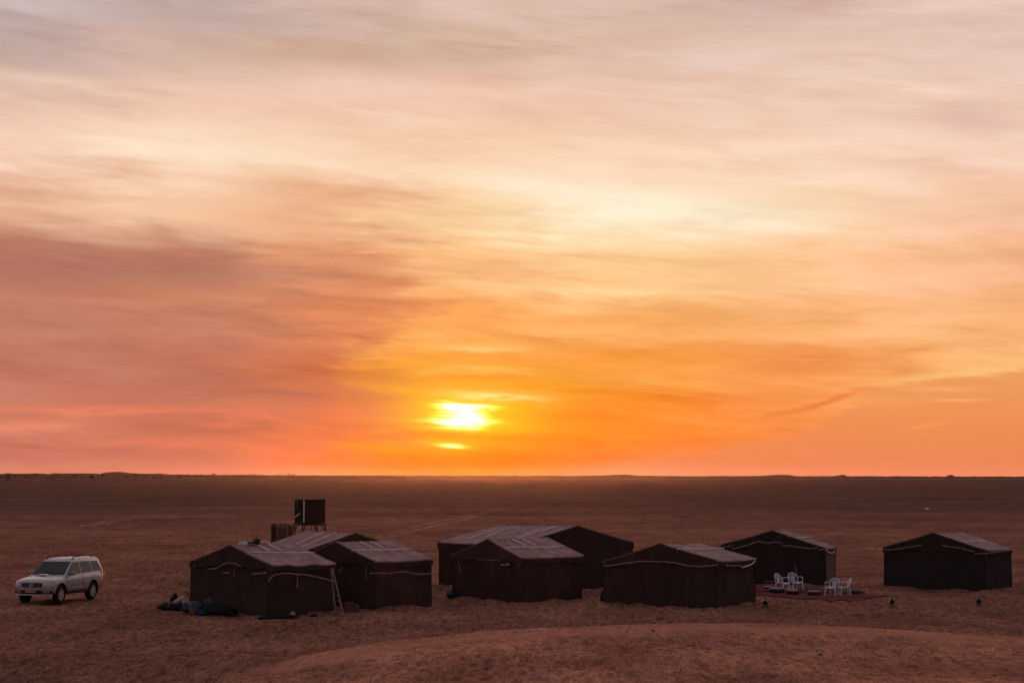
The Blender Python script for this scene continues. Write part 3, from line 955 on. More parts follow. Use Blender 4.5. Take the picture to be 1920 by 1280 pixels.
def tent(key, label, bands, wall_mats=None, hem=0.22, seed=0):
    kind, c = TENTS[key]
    c = {k: A3(v) for k, v in c.items()}
    c['ob'] = c['lb'] + c['rb'] - c['nb']                      # fourth ground corner
    c['oe'] = c['le'] + c['re'] - c['ne']
    if kind == 'L':       # gable between l and n; side between n and r
        g0, g1, s1_ = 'l', 'n', 'r'
        h0, h1 = 'o', 'r'
    else:                 # gable between n and r; side between n and l
        g0, g1, s1_ = 'r', 'n', 'l'
        h0, h1 = 'o', 'l'
    # gable g0-g1 (ridge end ap), far gable h0-h1 (ridge end fr); long sides g1-h1 (near) and g0-h0 (far)
    ctr = (c['lb'] + c['rb']) / 2
    ctr[2] = gz(ctr[0], ctr[1])
    t = thing('tent', tuple(ctr), label, 'tent', 'dark desert camp tents')
    org = t.location

    def down(p):
        q = p.copy(); q[2] = min(q[2], gz(q[0], q[1])) - 0.22
        return q
    wm = wall_mats or {}
    W0 = wm.get('w', M_wall)
    jr = random.Random(seed * 17 + 3)

    def wavy(p, q, amp, sagz, n=9):
        pts_ = []
        for k in range(n):
            u = k / (n - 1)
            e_ = 0.0 if k in (0, n - 1) else 1.0
            pts_.append(p * (1 - u) + q * u + UP * (e_ * jr.uniform(-amp, amp) - sagz * math.sin(math.pi * u)))
        return pts_
    mid = lambda a, b: (a + b) / 2
    out = lambda a, b: (lambda m_: (m_ - ctr) * np.array([1, 1, 0]))(mid(a, b))

    def wall(name, a, b, sd, apex=None, m=None):
        o_ = out(c[a + 'b'], c[b + 'b']); o_ = -o_ / np.linalg.norm(o_) * 0.03
        ab, bb = c[a + 'b'] + o_, c[b + 'b'] + o_
        ae, be = c[a + 'e'] - UP * 0.03 + o_, c[b + 'e'] - UP * 0.03 + o_
        top = [ae, be] if apex is None else [ae, c[apex] - UP * 0.03 + o_, be]
        bot = [down(ab), down(mid(ab, bb)), down(bb)]
        return cloth(name, t, m or W0, bot, top, 26, 14, 0.022, 0.0, out(c[a + 'b'], c[b + 'b']), seed * 7 + sd, 0.9, 0.006)
    gw = wall('gable_wall', g0, g1, 1, 'ap', wm.get('g', W0))
    sw = wall('side_wall', g1, h1, 2, None, wm.get('s', W0))
    wall('gable_wall', h1, h0, 3, 'fr')
    wall('side_wall', h0, g0, 4, None)
    # roof: two slopes with a small overhang
    roof = bpy.data.objects.new('roof', None)
    COL.objects.link(roof)
    roof.parent = t
    rd = c['fr'] - c['ap']; rd = rd / np.linalg.norm(rd)
    rp, rq = c['ap'] - rd * 0.02, c['fr'] + rd * 0.02
    ridge = wavy(rp, rq, 0.018, 0.05)
    eaves = {}
    for a, b, sd in ((g1, h1, 5), (g0, h0, 6)):
        ea, eb = c[a + 'e'], c[b + 'e']
        o_ = out(c[a + 'b'], c[b + 'b']); o_ = o_ / np.linalg.norm(o_)
        ea2, eb2 = ea - rd * 0.02 + o_ * 0.02, eb + rd * 0.02 + o_ * 0.02
        eaves[(a, b)] = (ea2, eb2)
        ev = wavy(ea2, eb2, 0.022, 0.03)
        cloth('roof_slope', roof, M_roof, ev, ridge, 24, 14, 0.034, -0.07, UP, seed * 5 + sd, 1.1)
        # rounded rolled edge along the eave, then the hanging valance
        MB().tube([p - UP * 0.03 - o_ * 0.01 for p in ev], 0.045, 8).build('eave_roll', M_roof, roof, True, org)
        vb = [p - UP * (hem + jr.uniform(-.03, .05)) + o_ * 0.02 for p in ev]
        cloth('valance', roof, wm.get('v', W0), vb, [p - UP * 0.02 + o_ * 0.025 for p in ev], 30, 5, 0.010, 0, o_, seed * 3 + sd, 2.2, 0.006)
    for (ea2, apx, eb2, sd, dirn) in ((eaves[(g0, h0)][0], rp, eaves[(g1, h1)][0], 7, -rd), (eaves[(g0, h0)][1], rq, eaves[(g1, h1)][1], 8, rd)):
        o_ = dirn
        MB().tube(wavy(ea2 - UP * .012, apx - UP * .005, 0.012, 0.025, 7) + wavy(apx - UP * .005, eb2 - UP * .012, 0.012, 0.025, 7)[1:], 0.028, 8).build('gable_hem', wm.get('h', M_wall_b), roof, True, org)
        pts_b = []
        for k in range(9):
            u = k / 8
            q = ea2 * (1 - u) + eb2 * u
            pts_b.append(q - UP * (hem - 0.10 * math.sin(math.pi * u) + 0.03 * math.sin(u * 11 + seed)) + o_ * 0.01)
        pts_t = [ea2 * (1 - k / 4) + apx * (k / 4) for k in range(4)] + [apx * (1 - k / 4) + eb2 * (k / 4) for k in range(5)]
        cloth('gable_flap', roof, wm.get('v', W0), pts_b, pts_t, 32, 8, 0.012, 0, o_, seed * 3 + sd, 1.8, 0.006)
    MB().tube([p - UP * .015 for p in ridge], 0.032, 8).build('ridge_cap', M_roof, roof, True, org)
    # planes for the white braids
    planes = {
        'G': (c[g0 + 'b'] - rd * 0.0, np.cross(c[g1 + 'b'] - c[g0 + 'b'], UP), 0.055),
        'S': (c[g1 + 'b'], np.cross(c[h1 + 'b'] - c[g1 + 'b'], UP), 0.075),
        'R': (c['ap'], np.cross(c['fr'] - c['ap'], eaves[(g1, h1)][0] - c['ap']), 0.03),
    }
    for i, (pl, wid, m, pxs) in enumerate(bands):
        p0, n, off = planes[pl]
        par = roof if pl == 'R' else (gw if pl == 'G' else sw)
        ribbon('stripe' if pl == 'R' else 'braid', par, m, pxs, p0, n, wid, off, org, seed=i)
    # a hem of drifted sand cloth: guy stub ropes at the corners
    for n_ in ('n', s1_):
        p = c[n_ + 'e']
        MB().tube([p - UP * 0.05, p - UP * 0.28 + out(c['lb'], c['nb']) * 0.0], 0.016, 6).build('corner_tie', M_rope, t, True, org)
    return t, c


B, D = M_band, M_band_dim
tent('T1', 'dark brown tent with a ladder leaning on its side and arched braids', [
    ('G', 0.05, D, [(388.7, 1065.9), (405.7, 1065.4), (417.8, 1057.3), (430.7, 1054), (442, 1056.5), (452, 1061.4)]),
    ('G', 0.07, D, [(418, 1073.6), (431, 1072.8)]), ('G', 0.04, D, [(438, 1068.6), (438, 1079.4)]), ('G', 0.07, D, [(473.5, 1075.6), (499.3, 1072.7)]),
    ('G', 0.03, D, [(462, 1036), (460, 1042)]), ('G', 0.03, D, [(363, 1058), (364, 1064)]), ('G', 0.03, D, [(393, 1037), (393.5, 1041)]),
    ('S', 0.065, D, [(503.4, 1088), (509.8, 1079), (517.9, 1075), (535.7, 1074), (558.3, 1075), (579.3, 1077.5), (601.9, 1082.3), (618, 1087.2), (631, 1090)]),
    ('S', 0.05, D, [(557.8, 1076), (557.8, 1102)]),
    ('R', 0.075, B, [(463.8, 1033.6), (530, 1034.6), (590.6, 1035.2)]), ('R', 0.085, B, [(484.8, 1021), (504.7, 1031)]), ('R', 0.085, B, [(505.8, 1020.2), (527.3, 1030.7)])], seed=1)
tent('T2', 'dark tent with straight side braid, standing beside the ladder tent', [
    ('R', 0.075, B, [(660.8, 1030.3), (716, 1029.7), (769.4, 1027.7)]), ('R', 0.085, B, [(674.8, 1014), (699, 1025.6)]), ('R', 0.085, B, [(694.4, 1013.6), (719, 1025)]),
    ('S', 0.05, D, [(693.6, 1074.5), (703.8, 1073), (728.8, 1074.5), (753.8, 1070.6), (767.8, 1073.4), (788, 1075.6), (811, 1074.5)]),
    ('G', 0.04, D, [(688, 1055), (685.8, 1069), (686.9, 1087)]), ('G', 0.03, D, [(658, 1032.3), (658, 1038.6)]), ('G', 0.04, D, [(634, 1071), (642, 1063.8)])], seed=2)
tent('T3', 'tent below the water tank, mostly hidden, with two long roof stripes', [
    ('R', 0.085, B, [(554, 1019), (582, 1007), (611, 995.6)]), ('R', 0.085, B, [(566.3, 1023.6), (600, 1009), (631.3, 996.5)])], seed=3)
tent('T5', 'largest tent with paired stripes across its roof, behind a smaller tent', [
    ('R', 0.08, B, [(874.4, 1009.9), (902.8, 999.4), (931.3, 991.3)]), ('R', 0.08, B, [(909.4, 1005.5), (935.6, 995), (962, 985.3)]), ('R', 0.07, B, [(961.9, 990.2), (976, 985.3)]),
    ('R', 0.08, B, [(968.5, 1006), (992.5, 997.2), (1009, 991.3)]), ('R', 0.08, B, [(970.6, 1008.6), (1005.6, 996), (1045, 985.5)]), ('R', 0.07, B, [(1018.8, 992.8), (1038, 985.6)])], wall_mats={'w': M_wall_k}, seed=4, hem=0.3)
tent('T4', 'dark tent with a blue bag at its corner, in front of the largest tent', [
    ('R', 0.07, B, [(948.8, 1025.6), (970.6, 1024.5), (1007.8, 1024.5), (1027.5, 1025), (1058, 1022.3)]), ('R', 0.085, B, [(960.8, 1009.6), (984.9, 1020.8)]), ('R', 0.085, B, [(978.3, 1009), (1005.6, 1020.8)]),
    ('G', 0.05, D, [(893, 1048), (913.8, 1048.6), (936.7, 1050.8)]), ('G', 0.10, D, [(939, 1057.8), (955.3, 1057.4)]), ('G', 0.04, D, [(857.3, 1040.5), (863.4, 1073.8)]), ('G', 0.045, D, [(972.5, 1047.5), (972.5, 1059.5)])], seed=5)
tent('T6', 'wide-gabled dark tent with one wavy braid, lantern at its corner', [
    ('G', 0.06, D, [(1131.5, 1058.5), (1135.6, 1061), (1175, 1055), (1205, 1051.3), (1257.5, 1053), (1287.5, 1059.7), (1323, 1061.6), (1345.6, 1057.8)]),
    ('S', 0.06, D, [(1345.6, 1057.8), (1370, 1059.6), (1392.5, 1060.3)]), ('S', 0.06, B, [(1391.6, 1063.4), (1413, 1056), (1416.5, 1049.4)]),
    ('G', 0.03, D, [(1270.6, 1028.8), (1269.5, 1038)]), ('G', 0.03, D, [(1180, 1033), (1178.8, 1037.5)]),
    ('R', 0.075, B, [(1270.6, 1028.4), (1311.9, 1027.3), (1356.9, 1026.9)])], seed=6)
tent('T7', 'dark tent behind the white chairs, with a paler end wall', [
    ('G', 0.055, D, [(1373, 1028.3), (1398, 1022.5), (1420, 1014.2), (1435.8, 1015.8)]), ('G', 0.055, D, [(1436.7, 1018), (1455, 1015.3), (1465.8, 1017.5)]),
    ('G', 0.055, D, [(1466.7, 1021.3), (1490, 1024), (1516.7, 1028.3), (1534, 1025.8)]), ('G', 0.055, D, [(1535, 1030), (1546.7, 1029)]), ('G', 0.05, D, [(1354, 1024.5), (1373, 1023)]),
    ('S', 0.06, B, [(1548.3, 1030), (1553, 1034.5), (1558, 1036), (1563.3, 1035), (1567, 1030)]), ('R', 0.075, B, [(1495, 1006.7), (1518, 1005.8)])], wall_mats={'s': M_wall_b, 'w': M_wall_k}, seed=7)  # side wall in the pale cloth: its lit face put into the colour
tent('T8', 'lone dark tent at the end of the camp, black gable with two braids', [
    ('G', 0.055, D, [(1656.5, 1028.5), (1663, 1031), (1693.4, 1027.2), (1729.4, 1021.3)]), ('G', 0.055, D, [(1763.8, 1020.2), (1771.6, 1023.3), (1796.6, 1025.6), (1813.8, 1031), (1827.8, 1033.4)]),
    ('G', 0.055, D, [(1827.8, 1038), (1846.6, 1036.6)]), ('S', 0.055, D, [(1847.5, 1037.3), (1873, 1033.4), (1896, 1030.3)]), ('R', 0.075, B, [(1802.8, 1012.8), (1851, 1013)])], wall_mats={'w': M_wall_k}, seed=8)


# ------------------------------------------------------------------ car
def loft(rings, cap=True):
    n = len(rings[0])
    v = [p for r in rings for p in r]
    f = []
    for i in range(len(rings) - 1):
        for k in range(n):
            k2 = (k + 1) % n
            f.append((i * n + k, i * n + k2, (i + 1) * n + k2, (i + 1) * n + k))
    if cap:
        f += [tuple(range(n))[::-1], tuple((len(rings) - 1) * n + k for k in range(n))]
    return v, f


def make_car():
    hd = Vector((-0.269, -0.963, 0)).normalized()
    cx, cy = -18.09, 72.96
    z0 = (gz(-17.7, 71.4) + gz(-17.0, 74.1) + gz(-19.3, 71.8)) / 3
    cx, cy = cx + 0.02, cy - 0.1
    car = thing('parked_car', (cx, cy, z0 + 0.0), 'pearl white four-wheel-drive car with roof rails parked on open sand', 'car', None, math.atan2(hd.y, hd.x))
    car.scale = (0.91, 0.91, 0.945)
    # lower body
    st = [(2.27, .62, .52, .80, .88), (2.23, .78, .44, .88, .96), (2.08, .88, .38, .955, 1.035), (1.80, .925, .36, 1.0, 1.085), (1.40, .94, .36, 1.04, 1.125), (.95, .945, .37, 1.075, 1.165),
          (.3, .945, .38, 1.10, 1.17), (-.6, .945, .38, 1.115, 1.17), (-1.4, .945, .38, 1.13, 1.18), (-2.1, .93, .42, 1.13, 1.18), (-2.40, .90, .46, 1.11, 1.16), (-2.50, .82, .52, 1.04, 1.10)]
    rings = []
    for x, w, zb, zs, zt_ in st:
        h_ = [(0, zb), (.72 * w, zb), (.93 * w, zb + .04), (w * .99, zb + .15), (w, zb + .30), (.995 * w, zs - .16), (.965 * w, zs - .03), (.90 * w, zs + .02), (.70 * w, zt_ - .01), (.38 * w, zt_ + .012), (0, zt_ + .018)]
        ring = [(x, y, z) for y, z in h_] + [(x, -y, z) for y, z in h_[-2:0:-1]]
        rings.append(ring)
    v, f = loft(rings)
    body = from_data('body', v, f, M_paint, car, True)
    body.data.materials.append(M_black)
    sub = body.modifiers.new('s', 'SUBSURF'); sub.levels = 2; sub.render_levels = 2
    cutters = []
    for x in (1.395, -1.395):
        for s in (-1, 1):
            cv = MB().lathe([(0.47, -0.36), (0.47, 0.36)], 36, (x, s * 0.92, 0.40), 'Y')
            co = cv.build('cutter', M_black, car)
            cutters.append(co)
            bo = body.modifiers.new('b', 'BOOLEAN'); bo.operation = 'DIFFERENCE'; bo.solver = 'EXACT'; bo.object = co
    dg = bpy.context.evaluated_depsgraph_get()
    dg.update()
    nm = bpy.data.meshes.new_from_object(body.evaluated_get(dg))
    body.modifiers.clear()
    body.data = nm
    nm.materials.clear()
    nm.materials.append(M_paint); nm.materials.append(M_black)
    for p in nm.polygons:
        c_ = p.center
        inside = any((c_.x - x) ** 2 + (c_.z - 0.40) ** 2 < 0.4715 ** 2 and abs(c_.y) > 0.5 and p.normal.dot(Vector((c_.x - x, 0, c_.z - .4))) < 0.02 for x in (1.395, -1.395))
        low = c_.z < 0.475 and abs(p.normal.z) > -1
        p.material_index = 1 if (inside or low or p.normal.z < -0.6) else 0
        p.use_smooth = True
    nm.set_sharp_from_angle(angle=R(38))
    for co in cutters:
        bpy.data.objects.remove(co)

    # greenhouse
    def outline(z, xF, xR, w, r=.16):
        pts_ = []
        for (ax, ay, q0) in ((xF, w, 0), (xR, w, 90), (xR, -w, 180), (xF, -w, 270)):
            sx = 1 if ax == xF else -1
            sy = 1 if ay > 0 else -1
            for k in range(5):
                q = R(q0 + 90 * k / 4)
                pts_.append((ax - sx * r + r * math.cos(q), ay - sy * r + r * math.sin(q), z))
        return pts_
    XF = lambda z: 1.08 - (z - 1.10) * 1.62
    XR = lambda z: -2.46 + (z - 1.10) * 0.33
    WD = lambda z: 0.875 - (z - 1.10) * 0.29
    zs_ = [1.06, 1.25, 1.45, 1.62, 1.72]
    rings = [outline(z, XF(z), XR(z), WD(z), .10) for z in zs_]
    rings += [outline(1.785, XF(1.72) - .12, XR(1.72) + .06, WD(1.72) - .05, .14), outline(1.825, XF(1.72) - .34, XR(1.72) + .25, WD(1.72) - .17, .2), outline(1.838, XF(1.72) - .8, XR(1.72) + .8, WD(1.72) - .4, .2)]
    v, f = loft(rings)
    cab = from_data('cabin', v, f, M_paint, car, True)
    cab.data.set_sharp_from_angle(angle=R(50))
    # glass
    def side_glass(poly, s, nm_='side_window'):
        pts_ = [(x, s * (WD(z) + .004), z) for x, z in poly]
        return MB().prism(pts_, (0, s * 0.008, 0.0025)).build(nm_, M_glass, car)
    for s in (-1, 1):
        side_glass([(.86, 1.185), (.13, 1.655), (-.40, 1.665), (-.38, 1.185)], s)
        side_glass([(-.47, 1.185), (-.49, 1.665), (-1.33, 1.655), (-1.42, 1.195)], s)
        side_glass([(-1.50, 1.205), (-1.42, 1.65), (-2.02, 1.625), (-2.20, 1.42), (-2.17, 1.215)], s)
        # seams, handles, side mouldings
        for x0, z0_, x1, z1_ in ((.93, .50, .93, 1.09), (-.43, .45, -.43, 1.16), (-1.18, .80, -1.46, 1.16)):
            MB().box(((x0 + x1) / 2, s * .9445, (z0_ + z1_) / 2), (.014, .010, abs(z1_ - z0_)), Matrix.Rotation(math.atan2(x1 - x0, z1_ - z0_), 3, 'Y')).build('door_seam', M_black, car)
        for x in (-.22, -1.22):
            MB().tube([(x - .10, s * .945, .985), (x - .07, s * .972, .99), (x + .07, s * .972, .99), (x + .10, s * .945, .985)], .016, 6).build('door_handle', M_chrome, car, True)
        MB().box((0.0, s * .94, .60), (1.75, .035, .07)).build('side_moulding', M_paint, car, bevel=.012)
        MB().box((0.0, s * .90, .405), (1.78, .16, .05)).build('side_step', M_black, car, bevel=.012)
        # mirrors
        mr = MB().lathe([(0.03, -.07), (.085, -.05), (.10, 0.0), (.09, .05), (.05, .075)], 14, (0, 0, 0), 'Y').build('mirror', M_paint, car, True)
        mr.location = (.62, s * 1.045, 1.235)
        mr.scale = (.75, 1.35, 0.95)
        MB().box((.60, s * .93, 1.17), (.07, .14, .05)).build('mirror_arm', M_black, car, bevel=.01)
        # lamps
        hp = [(2.215, s * .50, .735), (2.20, s * .50, .905), (2.10, s * .72, .955), (1.93, s * .87, .965), (1.88, s * .90, .88), (2.03, s * .87, .755), (2.15, s * .74, .715)]
        hl = MB().prism(hp, (.055, s * .028, .012)).build('headlight', M_lens, car, bevel=.012)
        for bx, by, bz, br in ((2.21, s * .60, .83, .055), (2.13, s * .76, .845, .05)):
            MB().lathe([(br, 0.0), (br * .9, .055), (br * .4, .062)], 14, (bx, by, bz), 'Y').build('lamp_reflector', M_chrome, hl, True)
        MB().prism([(2.13, s * .58, .46), (2.16, s * .58, .59), (2.06, s * .84, .61), (2.02, s * .87, .47)], (.08, s * .02, 0)).build('fog_lamp_recess', M_black, car)
        MB().prism([(-2.34, s * .895, 1.10), (-2.30, s * .86, 1.38), (-2.43, s * .80, 1.38), (-2.50, s * .84, 1.10)], (-.02, s * .035, 0)).build('tail_light', M_red, car, bevel=.008)
        MB().prism([(-2.36, s * .905, .98), (-2.35, s * .895, 1.09), (-2.49, s * .84, 1.09), (-2.49, s * .85, .98)], (-.02, s * .03, 0)).build('tail_light', M_taillow, car, bevel=.008)
        # roof rail
        MB().tube([(-.02, s * .60, 1.77), (-.15, s * .60, 1.865), (-.9, s * .585, 1.89), (-1.7, s * .585, 1.885), (-1.86, s * .60, 1.79)], .022, 8).build('roof_rail', M_black, car, True)
        MB().box((-1.85, s * .80, .36), (.03, .24, .22)).build('mud_flap', M_black, car)
    for x in (-.55, -1.35):
        MB().box((x, 0, 1.895), (.06, 1.2, .025)).build('roof_bar', M_black, car, bevel=.008)
    nW = Vector((1, 0, 0.617)).normalized()
    MB().prism([(XF(1.175) + .006, .79, 1.175), (XF(1.175) + .006, -.79, 1.175), (XF(1.68) + .006, -.645, 1.68), (XF(1.68) + .006, .645, 1.68)], nW * .008).build('windscreen', M_glass, car)
    MB().prism([(XR(1.25) - .004, .70, 1.25), (XR(1.25) - .004, -.70, 1.25), (XR(1.64) - .004, -.62, 1.64), (XR(1.64) - .004, .62, 1.64)], (-.008, 0, 0)).build('rear_window', M_glass, car)
    for s in (.1, -.45):
        MB().tube([(1.02, s, 1.185), (.93, s + .25, 1.215), (.90, s + .50, 1.235)], .010, 5).build('wiper', M_black, car, True)
    # front: grille, bars, badge, bumper, plate
    gr = MB().prism([(2.20, -.46, .70), (2.225, -.48, .905), (2.225, .48, .905), (2.20, .46, .70)], (.075, 0, 0)).build('grille', M_black, car)
    MB().box((2.295, 0, .912), (.04, .98, .03)).build('grille_bar', M_chrome, gr, bevel=.006)
    MB().box((2.285, 0, .695), (.04, .94, .025)).build('grille_bar', M_chrome, gr, bevel=.006)
    for k in range(8):
        y = -.39 + .78 * k / 7
        MB().box((2.295, y, .803), (.020, .020, .19)).build('grille_bar', M_chrome, gr, bevel=.005)
    MB().lathe([(.075, 0), (.078, .01), (.07, .016), (.06, .012)], 18, (2.298, 0, .815), 'Z').build('cap', M_chrome, gr)
    bpy.data.objects.remove([o for o in gr.children if o.name.startswith('cap')][0])
    bd = MB()
    bd.tube([(2.315, .085 * math.cos(q * math.pi / 8), .81 + .055 * math.sin(q * math.pi / 8)) for q in range(17)], .010, 6)
    bd.tube([(2.315, .05 * math.cos(q * math.pi / 8), .825 + .026 * math.sin(q * math.pi / 8)) for q in range(17)], .008, 6)
    bd.build('badge', M_chrome, gr, True)
    MB().prism([(2.14, -.90, .66), (2.30, -.50, .68), (2.335, 0, .68), (2.30, .50, .68), (2.14, .90, .66), (2.0, .93, .62), (2.0, -.93, .62)], (0, 0, -.085)).build('bumper', M_paint, car, bevel=.025)
    MB().prism([(2.26, -.52, .46), (2.29, 0, .46), (2.26, .52, .46), (2.1, .52, .46), (2.1, -.52, .46)], (0, 0, .125)).build('lower_grille', M_black, car)
    MB().prism([(2.10, -.86, .435), (2.27, -.48, .435), (2.305, 0, .435), (2.27, .48, .435), (2.10, .86, .435), (2.0, .86, .435), (2.0, -.86, .435)], (0, 0, -.05)).build('skid_plate', M_alloy, car, bevel=.012)
    MB().box((2.335, -.02, .555), (.015, .50, .10)).build('number_plate', M_plate, car)
    MB().prism([(1.42, -.22, 1.155), (1.30, -.24, 1.19), (1.30, .24, 1.19), (1.42, .22, 1.155)], (-.08, 0, .02)).build('bonnet_scoop', M_paint, car, bevel=.01)
    MB().box((1.425, 0, 1.163), (.03, .36, .03)).build('scoop_mouth', M_black, car)
    # wheels
    for x in (1.395, -1.395):
        for s in (-1, 1):
            wh = bpy.data.objects.new('wheel', None)
            COL.objects.link(wh)
            wh.parent = car
            wh.location = (x, s * .80, .385)
            wh.rotation_euler = (0, 0, 0 if s > 0 else math.pi)
            MB().lathe([(.235, -.12), (.33, -.132), (.375, -.10), (.387, -.05), (.387, .05), (.375, .10), (.33, .132), (.235, .12)], 36, (0, 0, 0), 'Y', cap=False).build('tyre', M_rubber, wh, True)
            rm = MB()
            rm.lathe([(.245, .06), (.245, .115), (.222, .118), (.215, .06)], 36, (0, 0, 0), 'Y', cap=False)
            rm.lathe([(.06, .05), (.06, .105), (.03, .115)], 14, (0, 0, 0), 'Y')
            for k in range(6):
                q = k * math.pi / 3 + .3
                for d_ in (-.14, .14):
                    rm.tube([(.04 * math.cos(q), .095, .04 * math.sin(q)), (.225 * math.cos(q + d_), .10, .225 * math.sin(q + d_))], .020, 6)
            rm.build('rim', M_alloy, wh, True)
            MB().lathe([(.23, -.02), (.23, .04)], 24, (0, 0, 0), 'Y').build('brake_drum', M_black, wh)
    return car


make_car()


# ------------------------------------------------------------------ white plastic chairs
def make_chair(px, py, face, label, size=.92):
    p = gp(px, py)
    t = thing('plastic_chair', tuple(p), label, 'chair', 'white plastic garden chairs on the carpet', face)
    t.scale = (size, size, size * 1.06)
    # local: +x is where the sitter looks
    seat_v, seat_f = [], []
    nx, ny = 10, 10
    for lay in (0, 1):
        for i in range(nx + 1):
            for j in range(ny + 1):
                u, w = i / nx, j / ny * 2 - 1
                hw = .235 + .02 * u
                x = -.20 + .44 * u
                z = .425 + .012 * u - .018 * (1 - w * w) - (.03 * max(0, (u - .85) / .15) ** 2)
                seat_v.append((x, w * hw, z - .022 * lay))
    n1 = (nx + 1) * (ny + 1)
    for i in range(nx):
        for j in range(ny):
            a = i * (ny + 1) + j
            seat_f += [(a, a + ny + 1, a + ny + 2, a + 1), (n1 + a, n1 + a + 1, n1 + a + ny + 2, n1 + a + ny + 1)]
    rim_ = [i * (ny + 1) for i in range(nx + 1)] + [nx * (ny + 1) + j for j in range(1, ny + 1)] + [i * (ny + 1) + ny for i in range(nx - 1, -1, -1)] + [j for j in range(ny - 1, 0, -1)]
    for a, b in zip(rim_, rim_[1:] + rim_[:1]):
        seat_f.append((a, b, n1 + b, n1 + a))
    from_data('seat', seat_v, seat_f, M_plastic, t, True)
    # backrest: curved hoop with a waisted slatted splat
    def bp(y, z):          # back surface: leans backwards and curves
        return (-.20 - (z - .42) * .30 + .35 * y * y, y, z)
    hoop = []
    for k in range(25):
        q = math.pi * k / 24
        hoop.append(bp(.265 * math.cos(q), .62 + .21 * math.sin(q)))
    hoop = [bp(.235, .43), bp(.262, .53)] + hoop + [bp(-.262, .53), bp(-.235, .43)]
    MB().tube(hoop, .021, 7).build('back_hoop', M_plastic, t, True)
    for k in range(7):
        y = (k - 3) / 3
        top = .62 + .205 * math.sqrt(max(0, 1 - (y * .72) ** 2))
        pts_ = []
        for i in range(9):
            w = i / 8
            yy = y * (.085 + .105 * w ** 1.4 + .02 * (1 - w) ** 2)
            pts_.append(bp(yy, .43 + (top - .43) * w))
        MB().tube(pts_, .0135, 6, flat=.6).build('back_slat', M_plastic, t, True)
    for s in (-1, 1):
        ap_ = [bp(s * .262, .62), (-.18, s * .285, .645), (-.02, s * .295, .652), (.12, s * .295, .648), (.20, s * .285, .635), (.225, s * .275, .60)]
        MB().tube(ap_, .026, 8, flat=.55).build('armrest', M_plastic, t, True)
        MB().tube([(.222, s * .275, .615), (.215, s * .262, .43), (.235, s * .275, .2), (.262, s * .29, 0.0)], [.024, .034, .032, .024], 8).build('leg', M_plastic, t, True)
        MB().tube([(-.19, s * .215, .43), (-.23, s * .23, .2), (-.285, s * .245, 0.0)], [.034, .030, .022], 8).build('leg', M_plastic, t, True)
    return t


# ------------------------------------------------------------------ carpets, cushions, lanterns
def carpet(name, pxs, m, label, lift, fringe=True, n=14):
    P = [np.array([*gp(*p)[:2]]) for p in pxs]
    v, f = [], []
    for lay in (0, 1):
        for i in range(n + 1):
            for j in range(n + 1):
                u, w = i / n, j / n
                q = P[0] * (1 - u) * (1 - w) + P[1] * u * (1 - w) + P[2] * u * w + P[3] * (1 - u) * w
                edge = min(u, 1 - u, w, 1 - w)
                q = q + 0.05 * np.array([float(vnoise(np.array([u * 5]), np.array([w * 5]), 31)[0]), float(vnoise(np.array([u * 5]), np.array([w * 5]), 32)[0])]) * (1 if edge < .05 else 0)
                zz = gz(q[0], q[1]) + lift + 0.02 * float(fbm(np.array([q[0] * 2]), np.array([q[1] * 2]), 2, 8)[0])
                v.append((q[0], q[1], zz - 0.12 * lay))
    n1 = (n + 1) ** 2
    for i in range(n):
        for j in range(n):
            a = i * (n + 1) + j
            f += [(a, a + n + 1, a + n + 2, a + 1)]
    rim_ = [i * (n + 1) for i in range(n + 1)] + [n * (n + 1) + j for j in range(1, n + 1)] + [i * (n + 1) + n for i in range(n - 1, -1, -1)] + [j for j in range(n - 1, 0, -1)]
    for a, b in zip(rim_, rim_[1:] + rim_[:1]):
        f.append((a, b, n1 + b, n1 + a))
    o = from_data(name, v, f, m, None, True)
    o.data.set_sharp_from_angle(angle=R(40))
    return tag(o, label, 'carpet')


carpet('carpet', [(1392, 1112), (1562, 1128.6), (1668, 1117.5), (1510, 1103.5)], M_carpet, 'large red carpet spread on the sand under the white chairs', 0.045)
carpet('carpet', [(1478, 1109.5), (1530, 1114.5), (1622, 1112.5), (1562, 1105.5)], M_carpet2, 'dark brown rug lying over the red carpet', 0.085)
carpet('carpet', [(1392, 1104.5), (1424, 1112), (1462, 1106.5), (1432, 1099.5)], M_carpet, 'small crimson carpet at the foot of the wide-gabled tent', 0.085)


def cushion(px, py, rad, h, label, top=True):
    p = gp(px, py)
    t = thing('floor_cushion', (p[0], p[1], p[2] + 0.085), label, 'cushion', 'round cushions on the carpet')
    MB().lathe([(rad * .82, -0.06), (rad * .97, .02), (rad, h * .5), (rad * .96, h * .85), (rad * .86, h)], 28, wob=.012, seed=int(px)).build('side', M_cush, t, True)
    MB().lathe([(rad * .86, h - .005), (rad * .82, h + .022), (rad * .5, h + .035), (rad * .06, h + .018)], 28, wob=.012, seed=int(px)).build('top', M_cushtop if top else M_cush, t, True)
    for k in range(8):
        q = k * math.pi / 4
        MB().tube([(rad * .98 * math.cos(q), rad * .98 * math.sin(q), .03), (rad * 1.01 * math.cos(q), rad * 1.01 * math.sin(q), h * .5), (rad * .86 * math.cos(q), rad * .86 * math.sin(q), h + .01)], .010, 5).build('piping', M_cushtop if k % 2 == 0 else M_cush, t, True)


cushion(1441, 1106, .27, .07, 'flat pinkish floor cushion nearest the wide-gabled tent')
cushion(1456, 1111.8, .37, .13, 'wide dark round floor cushion with pale top in front of the paired chairs')
cushion(1486.5, 1115.2, .29, .12, 'dark round floor cushion with pale top below the pair of chairs')
cushion(1527, 1117.5, .31, .13, 'dark round floor cushion alone in the middle of the carpet')
cushion(1603, 1115.0, .25, .12, 'dark round floor cushion beside the side-on chair', False)

